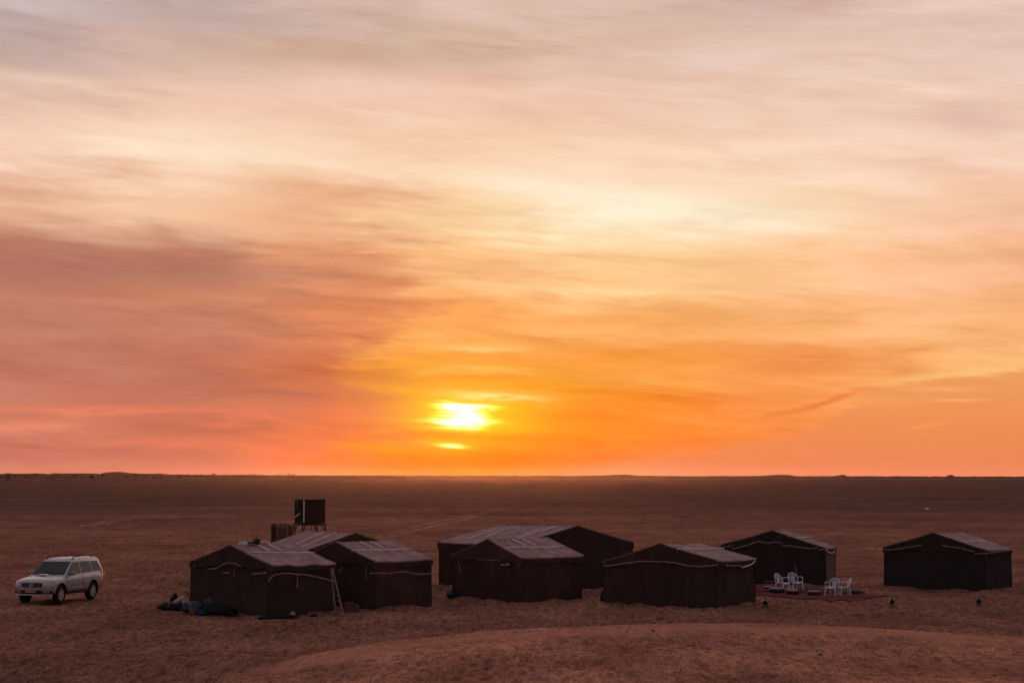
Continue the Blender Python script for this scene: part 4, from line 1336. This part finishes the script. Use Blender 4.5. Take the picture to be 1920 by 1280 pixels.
make_chair(1467.0, 1110.0, R(-42), 'white plastic chair facing along the carpet, side arm towards its twin')
make_chair(1491.5, 1108.0, R(-66), 'white plastic chair with its round slatted back against the tent')
make_chair(1561.0, 1117.0, R(-128), 'white plastic chair with shaded back, in front of the pale tent end', .85)
make_chair(1583.5, 1117.0, R(186), 'white plastic chair seen side-on beside the shaded chair', .85)


def lantern(px, py, label, s=1.0):
    p = gp(px, py)
    t = thing('lantern', tuple(p), label, 'lantern', 'iron lanterns standing on the sand', 0.35)
    for k in range(4):
        q = k * math.pi / 2 + math.pi / 4
        c_, s_ = math.cos(q), math.sin(q)
        MB().tube([(.085 * c_, .085 * s_, .20), (.10 * c_, .10 * s_, .1), (.125 * c_, .125 * s_, -.01)], .019, 6).build('leg', M_iron, t, True)
    MB().lathe([(.10, .135), (.118, .14), (.118, .155), (.10, .16)], 6).build('base', M_iron, t)
    cg = MB()
    for k in range(6):
        q = k * math.pi / 3
        cg.tube([(.10 * math.cos(q), .10 * math.sin(q), .155), (.10 * math.cos(q), .10 * math.sin(q), .285)], .009, 5)
    cg.lathe([(.105, .275), (.125, .28), (.125, .292), (.105, .297)], 6)
    cg.build('cage', M_iron, t)
    for k in range(6):
        a, b = k * math.pi / 3, (k + 1) * math.pi / 3
        r_ = .094
        MB().prism([(r_ * math.cos(a), r_ * math.sin(a), .16), (r_ * math.cos(b), r_ * math.sin(b), .16), (r_ * math.cos(b), r_ * math.sin(b), .277), (r_ * math.cos(a), r_ * math.sin(a), .277)], (-.003 * math.cos((a + b) / 2), -.003 * math.sin((a + b) / 2), 0)).build('pane', M_glass, t)
    MB().lathe([(.118, .292), (.085, .325), (.05, .345), (.035, .36), (.02, .372), (.028, .385), (.012, .40)], 12).build('dome', M_iron, t, True)
    MB().tube([(0, .03 * math.cos(q * math.pi / 6), .415 + .03 * math.sin(q * math.pi / 6)) for q in range(13)], .006, 5).build('ring', M_iron, t, True)
    t.scale = (s, s, s)


lantern(1435.0, 1139.0, 'black iron lantern on the sand beside the wide-gabled tent corner', .88)
lantern(1673.0, 1137.0, 'black iron lantern on the sand by the pointed tip of the red carpet', .88)
lantern(1835.5, 1136.0, 'black iron lantern on the sand in front of the lone end tent', .88)


# ------------------------------------------------------------------ water tank on its stand
def tank():
    Y = 95.0
    mpp = Y / F
    X0, X1 = (552.4 - 960) * mpp, (611.5 - 960) * mpp
    ztop = CH - (935.5 - 891.5) * mpp
    zbot = CH - (979.5 - 891.5) * mpp
    cx = (X0 + X1) / 2
    base = gz(cx, Y)
    rot = R(28)
    # a rotated box whose silhouette fills X0..X1
    a = (X1 - X0) / (math.cos(rot) + 0.55 * math.sin(rot))
    b = 0.55 * a + 0.35
    a = (X1 - X0 - b * math.sin(rot)) / math.cos(rot)
    t = thing('water_tank', (cx, Y + .3, base), 'boxy tank wrapped in dark cloth on a tall four-legged stand', 'water tank', None, rot)
    H0, H1 = zbot - base, ztop - base
    v, f = [], []
    n = 8
    ring = [(-a / 2 + a * k / n, -b / 2) for k in range(n)] + [(a / 2, -b / 2 + b * k / n) for k in range(n)] + [(a / 2 - a * k / n, b / 2) for k in range(n)] + [(-a / 2, b / 2 - b * k / n) for k in range(n)]
    rings = []
    for j in range(9):
        z = H0 + (H1 - H0) * j / 8
        rings.append([(x * (1 + .02 * float(vnoise(np.array([x * 4 + y]), np.array([z * 3 + y * 3]), 9)[0])), y * (1 + .03 * float(vnoise(np.array([x * 4]), np.array([z * 3 + y * 3]), 10)[0])), z + (.012 * math.sin(x * 7 + y * 5) if j in (0, 8) else 0)) for x, y in ring])
    v, f = loft(rings)
    w = from_data('wrap', v, f, M_tank, t, True)
    w.data.set_sharp_from_angle(angle=R(35))
    MB().box((0, 0, H0 - .06), (a + .10, b + .10, .09)).build('platform', M_darkwood, t, bevel=.01)
    for sx in (-1, 1):
        for sy in (-1, 1):
            MB().tube([(sx * (a / 2), sy * (b / 2), H0 - .05), (sx * (a / 2 + .01), sy * (b / 2 + .01), -.25)], .042, 8).build('leg', M_darkwood, t, True)
            MB().tube([(sx * (a / 2), sy * (b / 2), H0 - .42), (sx * (a / 2 - .22), sy * (b / 2), H0 - .08)], .028, 6).build('brace', M_darkwood, t, True)
    for sx in (-1, 1):
        MB().tube([(-a / 2, sx * b / 2, H0 * .45), (a / 2, sx * b / 2, H0 * .45)], .03, 6).build('crossbar', M_darkwood, t, True)
    MB().tube([(0.1, 0, H0), (0.12, -.05, H0 * .5), (.1, -.1, .1)], .02, 6).build('pipe', M_grey, t, True)
    # white cords on the wrap (faces: front = -y, end = -x)
    yf = -b / 2 - .02
    MB().box((-a / 2 + .06, yf, (H0 + H1) / 2), (.05, .012, (H1 - H0) * .94)).build('cord', M_band, t)
    xe = -a / 2 - .022
    MB().box((xe, b * .12, H1 - .22), (.012, .045, .40)).build('cord', M_band_dim, t)
    MB().box((xe, b * .10, H0 + (H1 - H0) * .33), (.012, b * .55, .05), Matrix.Rotation(R(-18), 3, 'X')).build('cord', M_band, t)
    MB().box((a * .1, yf, H1 + .012), (a * .8, .02, .03)).build('rim', M_band_dim, t)


tank()


def reed_screen():
    Y = 92.0
    mpp = Y / F
    pA = ((508.5 - 960) * mpp, Y + .7)
    pB = ((520.5 - 960) * mpp, Y)
    pC = ((549 - 960) * mpp, Y + .35)
    top = CH - (983 - 891.5) * mpp
    base = gz(pB[0], pB[1])
    t = thing('reed_screen', (pB[0], pB[1], base), 'tall dry reed screen standing beside the water tank stand', 'screen')
    rr = random.Random(3)
    for (p, q) in ((pA, pB), (pB, pC)):
        L = math.hypot(q[0] - p[0], q[1] - p[1])
        mb = MB()
        n = int(L / .013)
        for i in range(n):
            u = (i + rr.uniform(.2, .8)) / n
            x, y = p[0] + (q[0] - p[0]) * u, p[1] + (q[1] - p[1]) * u + rr.uniform(-.015, .015)
            h = top - base + rr.uniform(-.10, .08) + (.06 if q is pC and .2 < u < .7 else 0)
            mb.tube([(x, y, base - .1), (x + rr.uniform(-.02, .02), y, base + h * .5), (x + rr.uniform(-.035, .035), y + rr.uniform(-.02, .02), base + h)], [.016, .015, .009], 4, False)
        o = mb.build('reeds', M_reed, t, origin=t.location)
        o['kind'] = 'stuff'
        for hz in (.35, .62, .9):
            MB().tube([(p[0], p[1] - .03, base + (top - base) * hz), (q[0], q[1] - .03, base + (top - base) * hz)], .014, 6).build('binding', M_reed, t, True, t.location)
    for p in (pA, pB, pC):
        MB().tube([(p[0], p[1] + .03, base - .2), (p[0], p[1] + .03, top - .05)], .03, 7).build('post', M_darkwood, t, True, t.location)


reed_screen()


# ------------------------------------------------------------------ ladder leaning on the first tent
def ladder():
    b0, b1 = gp(629.5, 1151), gp(644.2, 1152.5)
    c = {k: A3(v) for k, v in TENTS['T1'][1].items()}
    n = np.cross(c['rb'] - c['nb'], UP); n = n / np.linalg.norm(n)
    if np.dot(n, -c['nb']) < 0:
        n = -n
    t0, t1 = ray_plane((620.5, 1066), c['nb'] + n * .15, n), ray_plane((627, 1066), c['nb'] + n * .15, n)
    t1 = t0 + (b1 - b0) * (np.linalg.norm(t1 - t0) / np.linalg.norm(b1 - b0)) * 0.9
    t = thing('ladder', tuple((b0 + b1) / 2), 'tapering wooden ladder leaning against the end of a tent wall', 'ladder')
    o = t.location
    for b, tt in ((b0, t0), (b1, t1)):
        MB().tube([b - UP * .05, (b + tt) / 2, tt + (tt - b) * .02], [.034, .030, .026], 7).build('rail', M_wood, t, True, o)
    for u in (.05, .17, .30, .43, .56, .68, .80, .92, 1.0):
        p, q = b0 + (t0 - b0) * u, b1 + (t1 - b1) * u
        MB().tube([p, q], .021, 6).build('rung', M_wood, t, True, o)


ladder()


# ------------------------------------------------------------------ loose things round the tents
def lump(name, px, py, rx, ry, rz, m, label, cat, seed=0, rough=.18, rotz=0.0, parts=None, sink=.15, loc=None):
    """slumped cloth or bag: a wrinkled, flattened closed surface resting on the sand"""
    p = np.array(loc) if loc is not None else gp(px, py)
    t = thing(name, tuple(p), label, cat, None, rotz)
    nu, nv = 26, 13
    v, f = [], []
    for j in range(nv + 1):
        th = math.pi * j / nv
        for i in range(nu):
            ph = 2 * math.pi * i / nu
            d = np.array([math.sin(th) * math.cos(ph), math.sin(th) * math.sin(ph), math.cos(th)])
            k = 1 + rough * 2 * float(fbm(np.array([d[0] * 2.1 + d[2] * 1.3 + seed]), np.array([d[1] * 2.1 - d[2] + seed * 2.3]), 3, seed)[0])
            k += rough * .9 * float(fbm(np.array([d[0] * 5.3 + seed]), np.array([d[1] * 5.3 + d[2] * 4.1]), 2, seed + 4)[0])
            k += rough * .5 * math.sin(ph * 7 + seed + 3 * d[2]) * math.sin(th)
            z = d[2] * rz * k
            z = z if z > 0 else z * .45
            v.append((d[0] * rx * k, d[1] * ry * k, z + rz * .45 * (1 - sink)))
    for j in range(nv):
        for i in range(nu):
            i2 = (i + 1) % nu
            f.append((j * nu + i, (j + 1) * nu + i, (j + 1) * nu + i2, j * nu + i2))
    body = from_data('bundle', v, f, m, t, True)
    if parts:
        parts(t, rx, ry, rz)
    return t


def ties(t, rx, ry, rz):
    MB().tube([(rx * .98 * math.cos(q) * .15, ry * .98 * math.cos(q), rz * .5 + rz * 1.0 * math.sin(q)) for q in [k * math.pi / 8 for k in range(9)]], .014, 5).build('tie', M_rope, t, True)


def knot(t, rx, ry, rz):
    MB().lathe([(.03, rz * 1.25), (.05, rz * 1.36), (.09, rz * 1.5), (.03, rz * 1.52)], 9, wob=.12, seed=2).build('knot', M_blue, t, True)
    ties(t, rx, ry, rz)


lump('blue_tarpaulin', 363, 1148, .46, .40, .27, M_blue, 'crumpled blue tarpaulin heaped beside the ladder tent', 'tarpaulin', 3, .36, 0.0, ties)
lump('dark_bundle', 318, 1142, .42, .36, .20, M_dkcloth, 'flat black bundle at the outer end of the heap of camp gear', 'bundle', 5, .16, .2, ties)
lump('dark_bundle', 341, 1143, .36, .32, .20, M_dkcloth, 'black bundle next to the blue tarpaulin under the white sheet', 'bundle', 8, .18, .6, ties)
lump('black_bag', 326, 1134, .16, .16, .32, M_dkcloth, 'upright black bag behind the white sheet', 'bag', 6, .14, 0, ties)
lump('dark_tarpaulin', 402, 1150, .66, .42, .25, M_dkcloth, 'long black tarpaulin heaped against the tent foot by the blue one', 'tarpaulin', 11, .34, -.5)
lump('cloth_heap', 428, 1152, .34, .26, .19, M_wall, 'low brown cloth heap at the end of the black tarpaulin', 'cloth', 31, .36, .3)
lump('grey_sack', 392, 1143, .20, .17, .30, M_grey, 'dull grey sack propped between the tarpaulins and the tent wall', 'sack', 33, .25, .1, ties)
lump('dark_rag', 377, 1153, .22, .14, .11, M_blue, 'dark blue rag in front of the blue tarpaulin', 'rag', 35, .4, .6)
lump('brown_sack', 334, 1138, .17, .15, .22, M_brown, 'small brown sack among the black bundles', 'sack', 37, .25, .4, ties)
lump('dark_tarpaulin', 520, 1159, .70, .30, .10, M_dkcloth, 'low black sheet lying along the foot of the ladder tent', 'tarpaulin', 12, .3, .7)
lump('blue_bag', 847, 1119.5, .22, .24, .25, M_blue, 'small tied blue bag on the sand at a tent corner', 'bag', 14, .16, 0, knot)
lump('grey_bundle', 1117, 1101, .26, .25, .24, M_grey, 'greyish bundle in the gap before the largest tent', 'bundle', 15, .2, 0, ties)
lump('dark_bundle', 1131.5, 1126, .13, .13, .26, M_dkcloth, 'small dark bundle at the rear corner of the wide-gabled tent', 'bundle', 17, .2, 0, ties)
lump('dark_lump', 588, 1155.5, .12, .11, .07, M_dkcloth, 'small black lump lying on the sand near the ladder', 'bundle', 18, .3, 0)


def white_sheet():
    a, b = gp(322, 1142), gp(342, 1137)
    p = (a + b) / 2
    t = thing('folded_sheet', tuple(p), 'whitish folded sheet lying across the black bundles', 'sheet')
    z = .27
    d = (b - a) / 2
    v, f = [], []
    n = 12
    for i in range(n + 1):
        u = i / n * 2 - 1
        for k in range(6):
            q = k / 5 * 2 - 1
            wz = z + .14 * (u + 1) / 2 + .035 * math.cos(q * 3 + u * 2) - .08 * q * q
            v.append((d[0] * u * 1.05, d[1] * u - .15 * q, wz))
    for i in range(n):
        for k in range(5):
            f.append((i * 6 + k, i * 6 + k + 1, (i + 1) * 6 + k + 1, (i + 1) * 6 + k))
    o = from_data('cloth', v, f, M_white, t, True)
    so_ = o.modifiers.new('s', 'SOLIDIFY'); so_.thickness = .03
    MB().tube([(d[0] * -1.25, -.16, z - .06), (d[0] * 0.1, -.17, z + .05)], .024, 7).build('roll', M_white, t, True)


white_sheet()


def jug(name, px, py, r, h, m, label, cat='jug', rotz=0.0):
    p = gp(px, py)
    t = thing(name, tuple(p), label, cat, None, rotz)
    MB().lathe([(r * .75, -.03), (r * .96, h * .10), (r, h * .35), (r * .95, h * .62), (r * .6, h * .84), (r * .28, h * .92)], 18, wob=.02, seed=int(px)).build('body', m, t, True)
    MB().lathe([(r * .27, h * .90), (r * .27, h * 1.02), (r * .22, h * 1.04)], 12).build('cap', M_crate, t, True)
    MB().tube([(r * .5, 0, h * .84), (r * .75, 0, h * 1.0), (r * .1, 0, h * 1.04)], r * .09, 6).build('handle', m, t, True)


jug('water_jug', 548, 1156, .11, .20, M_jug, 'round dusty white jug standing at the foot of the ladder tent')
jug('water_jug', 668, 1145.5, .115, .27, M_grey, 'grey round jug standing between the ladder and its neighbour tent')
jug('water_jug', 350, 1131.5, .07, .17, M_jug, 'small pale jug by the tent corner behind the blue tarpaulin')
jug('clay_pot', 360, 1152, .13, .26, M_brown, 'brown pot leaning on the front of the blue tarpaulin', 'pot')


def crate():
    p = gp(653, 1147)
    t = thing('plastic_crate', tuple(p), 'dull red crate standing behind the foot of the ladder', 'crate', None, .5)
    w, d, h = .36, .30, .36
    MB().box((0, 0, .02), (w, d, .04)).build('bottom', M_crate, t)
    for k in range(4):
        z = .06 + k * .085
        for s in (-1, 1):
            MB().box((0, s * d / 2, z + .03), (w, .018, .062)).build('slat', M_crate, t)
            MB().box((s * w / 2, 0, z + .03), (.018, d, .062)).build('slat', M_crate, t)
    for sx in (-1, 1):
        for sy in (-1, 1):
            MB().box((sx * (w / 2 + .004), sy * (d / 2 + .004), h / 2), (.035, .035, h)).build('corner_post', M_crate, t)


crate()


def stick(name, p, q, r, label, cat, m=M_darkwood):
    t = thing(name, tuple(p), label, cat)
    p, q = A3(p), A3(q)
    mid = (p + q) / 2 + np.array([.02, 0, .01])
    MB().tube([p - (q - p) * .03, mid, q], [r, r * .9, r * .7], 7).build('shaft', m, t, True, t.location)
    b = p + (q - p) * .72
    MB().tube([b, b + (q - p) * .12 + np.array([r * 2.5, 0, 0])], [r * .6, r * .35], 5).build('stub', m, t, True, t.location)


c1 = {k: A3(v) for k, v in TENTS['T1'][1].items()}
s0 = gp(356.5, 1128)
stick('wooden_stick', s0, s0 + np.array([-.14, -.05, .42]), .02, 'dark stick poking up from the heap of gear at the tent corner', 'stick')
s7 = gp(1497.5, 1098)
stick('wooden_pole', s7, s7 + np.array([-.10, .45, .95]), .018, 'thin pole leaning on the tent wall behind the paired chairs', 'pole', M_wood)
rr = random.Random(8)
t = thing('brushwood', tuple(gp(408, 1150)), 'grey tangle of twigs on top of the black tarpaulin', 'brushwood')
for k in range(16):
    a = Vector((rr.uniform(-.5, .3), rr.uniform(-.25, .15), rr.uniform(.30, .44)))
    b = a + Vector((rr.uniform(-.35, .35), rr.uniform(-.2, .2), rr.uniform(.0, .16)))
    MB().tube([a, (a + b) / 2 + Vector((0, 0, .03)), b], [.012, .010, .005], 5).build('twig', M_grey, t, True)


def bench():
    p = gp(1447, 1098)
    t = thing('low_bench', tuple(p), 'low dark bench with pale edge at the foot of the tent behind the chairs', 'bench', None, R(-8))
    for k in range(3):
        MB().box((0, -.13 + .13 * k, .20), (.62, .115, .03)).build('plank', M_wall_b, t)
    for sx in (-1, 1):
        for sy in (-1, 1):
            MB().box((sx * .26, sy * .12, .085), (.05, .05, .20)).build('leg', M_darkwood, t)


bench()


# things lying on the ridge of the ladder tent
def roof_things():
    ap, fr = c1['ap'], c1['fr']
    rd = (fr - ap) / np.linalg.norm(fr - ap)
    ang = math.atan2(rd[1], rd[0])

    def at(px):
        best = min((abs((960 + F * (ap + rd * s)[0] / (ap + rd * s)[1]) - px), s) for s in np.arange(0, 3, .02))
        return ap + rd * best[1]
    p = at(459)
    t = thing('white_bundle', (p[0], p[1], p[2] + .0), 'whitish cloth bundle lying on the ridge of the ladder tent', 'bundle', None, ang)
    v, f = loft([[(x, y * (1 - .3 * (i == 0 or i == 5)), z * (1 - .25 * (i == 0 or i == 5)) - .02 * abs(y)) for y, z in ((-.14, -.05), (-.15, .03), (-.10, .10), (.0, .13 + .02 * math.sin(i * 2)), (.10, .10), (.15, .03), (.14, -.05))] for i, x in enumerate(np.linspace(-.17, .17, 6))])
    from_data('cloth', v, f, M_white, t, True)
    MB().tube([(0, -.155, -.02), (0, -.1, .11), (0, .0, .14), (0, .1, .11), (0, .155, -.02)], .01, 5).build('tie', M_rope, t, True)
    p = at(473)
    t = thing('flat_panel', (p[0], p[1], p[2] + .06), 'flat black panel with a pale frame lying on the tent ridge', 'panel', None, ang)
    MB().box((0, 0, 0), (.42, .36, .05)).build('panel', M_black, t)
    for s in (-1, 1):
        MB().box((0, s * .185, .026), (.44, .022, .03)).build('frame', M_plastic if s > 0 else M_black, t)
        MB().box((s * .215, 0, .024), (.022, .36, .03)).build('frame', M_black, t)
    p = at(484.5)
    t = lump('dark_bag', 0, 0, .12, .11, .17, M_darkwood, 'small dark brown bag sitting on the tent ridge by the black panel', 'bag', 21, .18, 0, ties, loc=(p[0], p[1], p[2] + .01))
    p = at(497)
    t = thing('white_rope', (p[0], p[1], p[2]), 'loose end of white rope draped over the ridge of the ladder tent', 'rope', None, ang)
    MB().tube([(-.16, -.05, .045), (-.08, -.01, .075), (0.02, .0, .10), (.10, -.04, .085), (.15, -.10, .05), (.17, -.2, .0)], .026, 6).build('strand', M_band, t, True)


roof_things()


def scrap(px, py, s, label, m=M_plastic):
    p = gp(px, py)
    t = thing('litter', tuple(p), label, 'litter')
    MB().raw([(-s, -s * .5, .01), (s, -s * .6, .015), (s * 1.1, s * .5, .03), (0, s * .2, s * .9), (-s * .9, s * .6, .02)], [(0, 1, 3), (1, 2, 3), (2, 4, 3), (4, 0, 3), (0, 4, 2, 1)]).build('scrap', m, t)
    MB().raw([(s * .6, -s * .5, .01), (s * 1.5, -s * .4, .02), (s * 1.2, s * .1, s * .3)], [(0, 1, 2)]).build('flap', m, t)


scrap(1738, 954, .32, 'bright white scrap lying far out on the empty plain')
scrap(1863, 1217.5, .035, 'tiny white scrap on the near dune')
scrap(1420, 1138, .06, 'small pale scrap at the foot of the wide-gabled tent corner', M_jug)
scrap(70, 1025.5, .09, 'tiny pale scrap on the plain behind the car', M_jug)
scrap(739, 975.5, .22, 'small pale scrap on the plain near the tyre tracks', M_jug)


rp_ = random.Random(12)
peb = MB()
for k in range(520):
    x_ = rp_.uniform(-24, 24)
    y_ = rp_.uniform(40, 110)
    r_ = rp_.uniform(.018, .045) * (1.6 if rp_.random() < .08 else 1)
    z_ = gz(x_, y_)
    v_ = [(x_ + r_ * rp_.uniform(.7, 1.3) * math.cos(q * math.pi / 3) , y_ + r_ * rp_.uniform(.7, 1.3) * math.sin(q * math.pi / 3), z_ - .01) for q in range(6)]
    v_ += [(x_ + r_ * .6 * math.cos(q * math.pi / 3 + .4), y_ + r_ * .6 * math.sin(q * math.pi / 3 + .4), z_ + r_ * rp_.uniform(.5, .9)) for q in range(6)]
    peb.raw(v_, [(q, (q + 1) % 6, 6 + (q + 1) % 6, 6 + q) for q in range(6)] + [tuple(range(6, 12))])
po = peb.build('pebbles', M_brown)
tag(po, 'small dark stones scattered over the sand', 'pebbles', kind='stuff')

# ------------------------------------------------------------------ dusty evening air over the flat
hz_m = bpy.data.materials.new('dust_haze')
hz_m.use_nodes = True
ht = hz_m.node_tree
ht.nodes.clear()
pv = ht.nodes.new('ShaderNodeVolumePrincipled')
pv.inputs['Color'].default_value = (0.95, 0.70, 0.58, 1)
pv.inputs['Density'].default_value = 0.000010
pv.inputs['Anisotropy'].default_value = 0.92
ho = ht.nodes.new('ShaderNodeOutputMaterial')
ht.links.new(pv.outputs[0], ho.inputs['Volume'])
hb = MB().box((0, 1500, 5.5), (3600, 3400, 17)).build('haze', hz_m)
tag(hb, 'thin dusty evening haze over the desert flat', 'haze', kind='stuff')
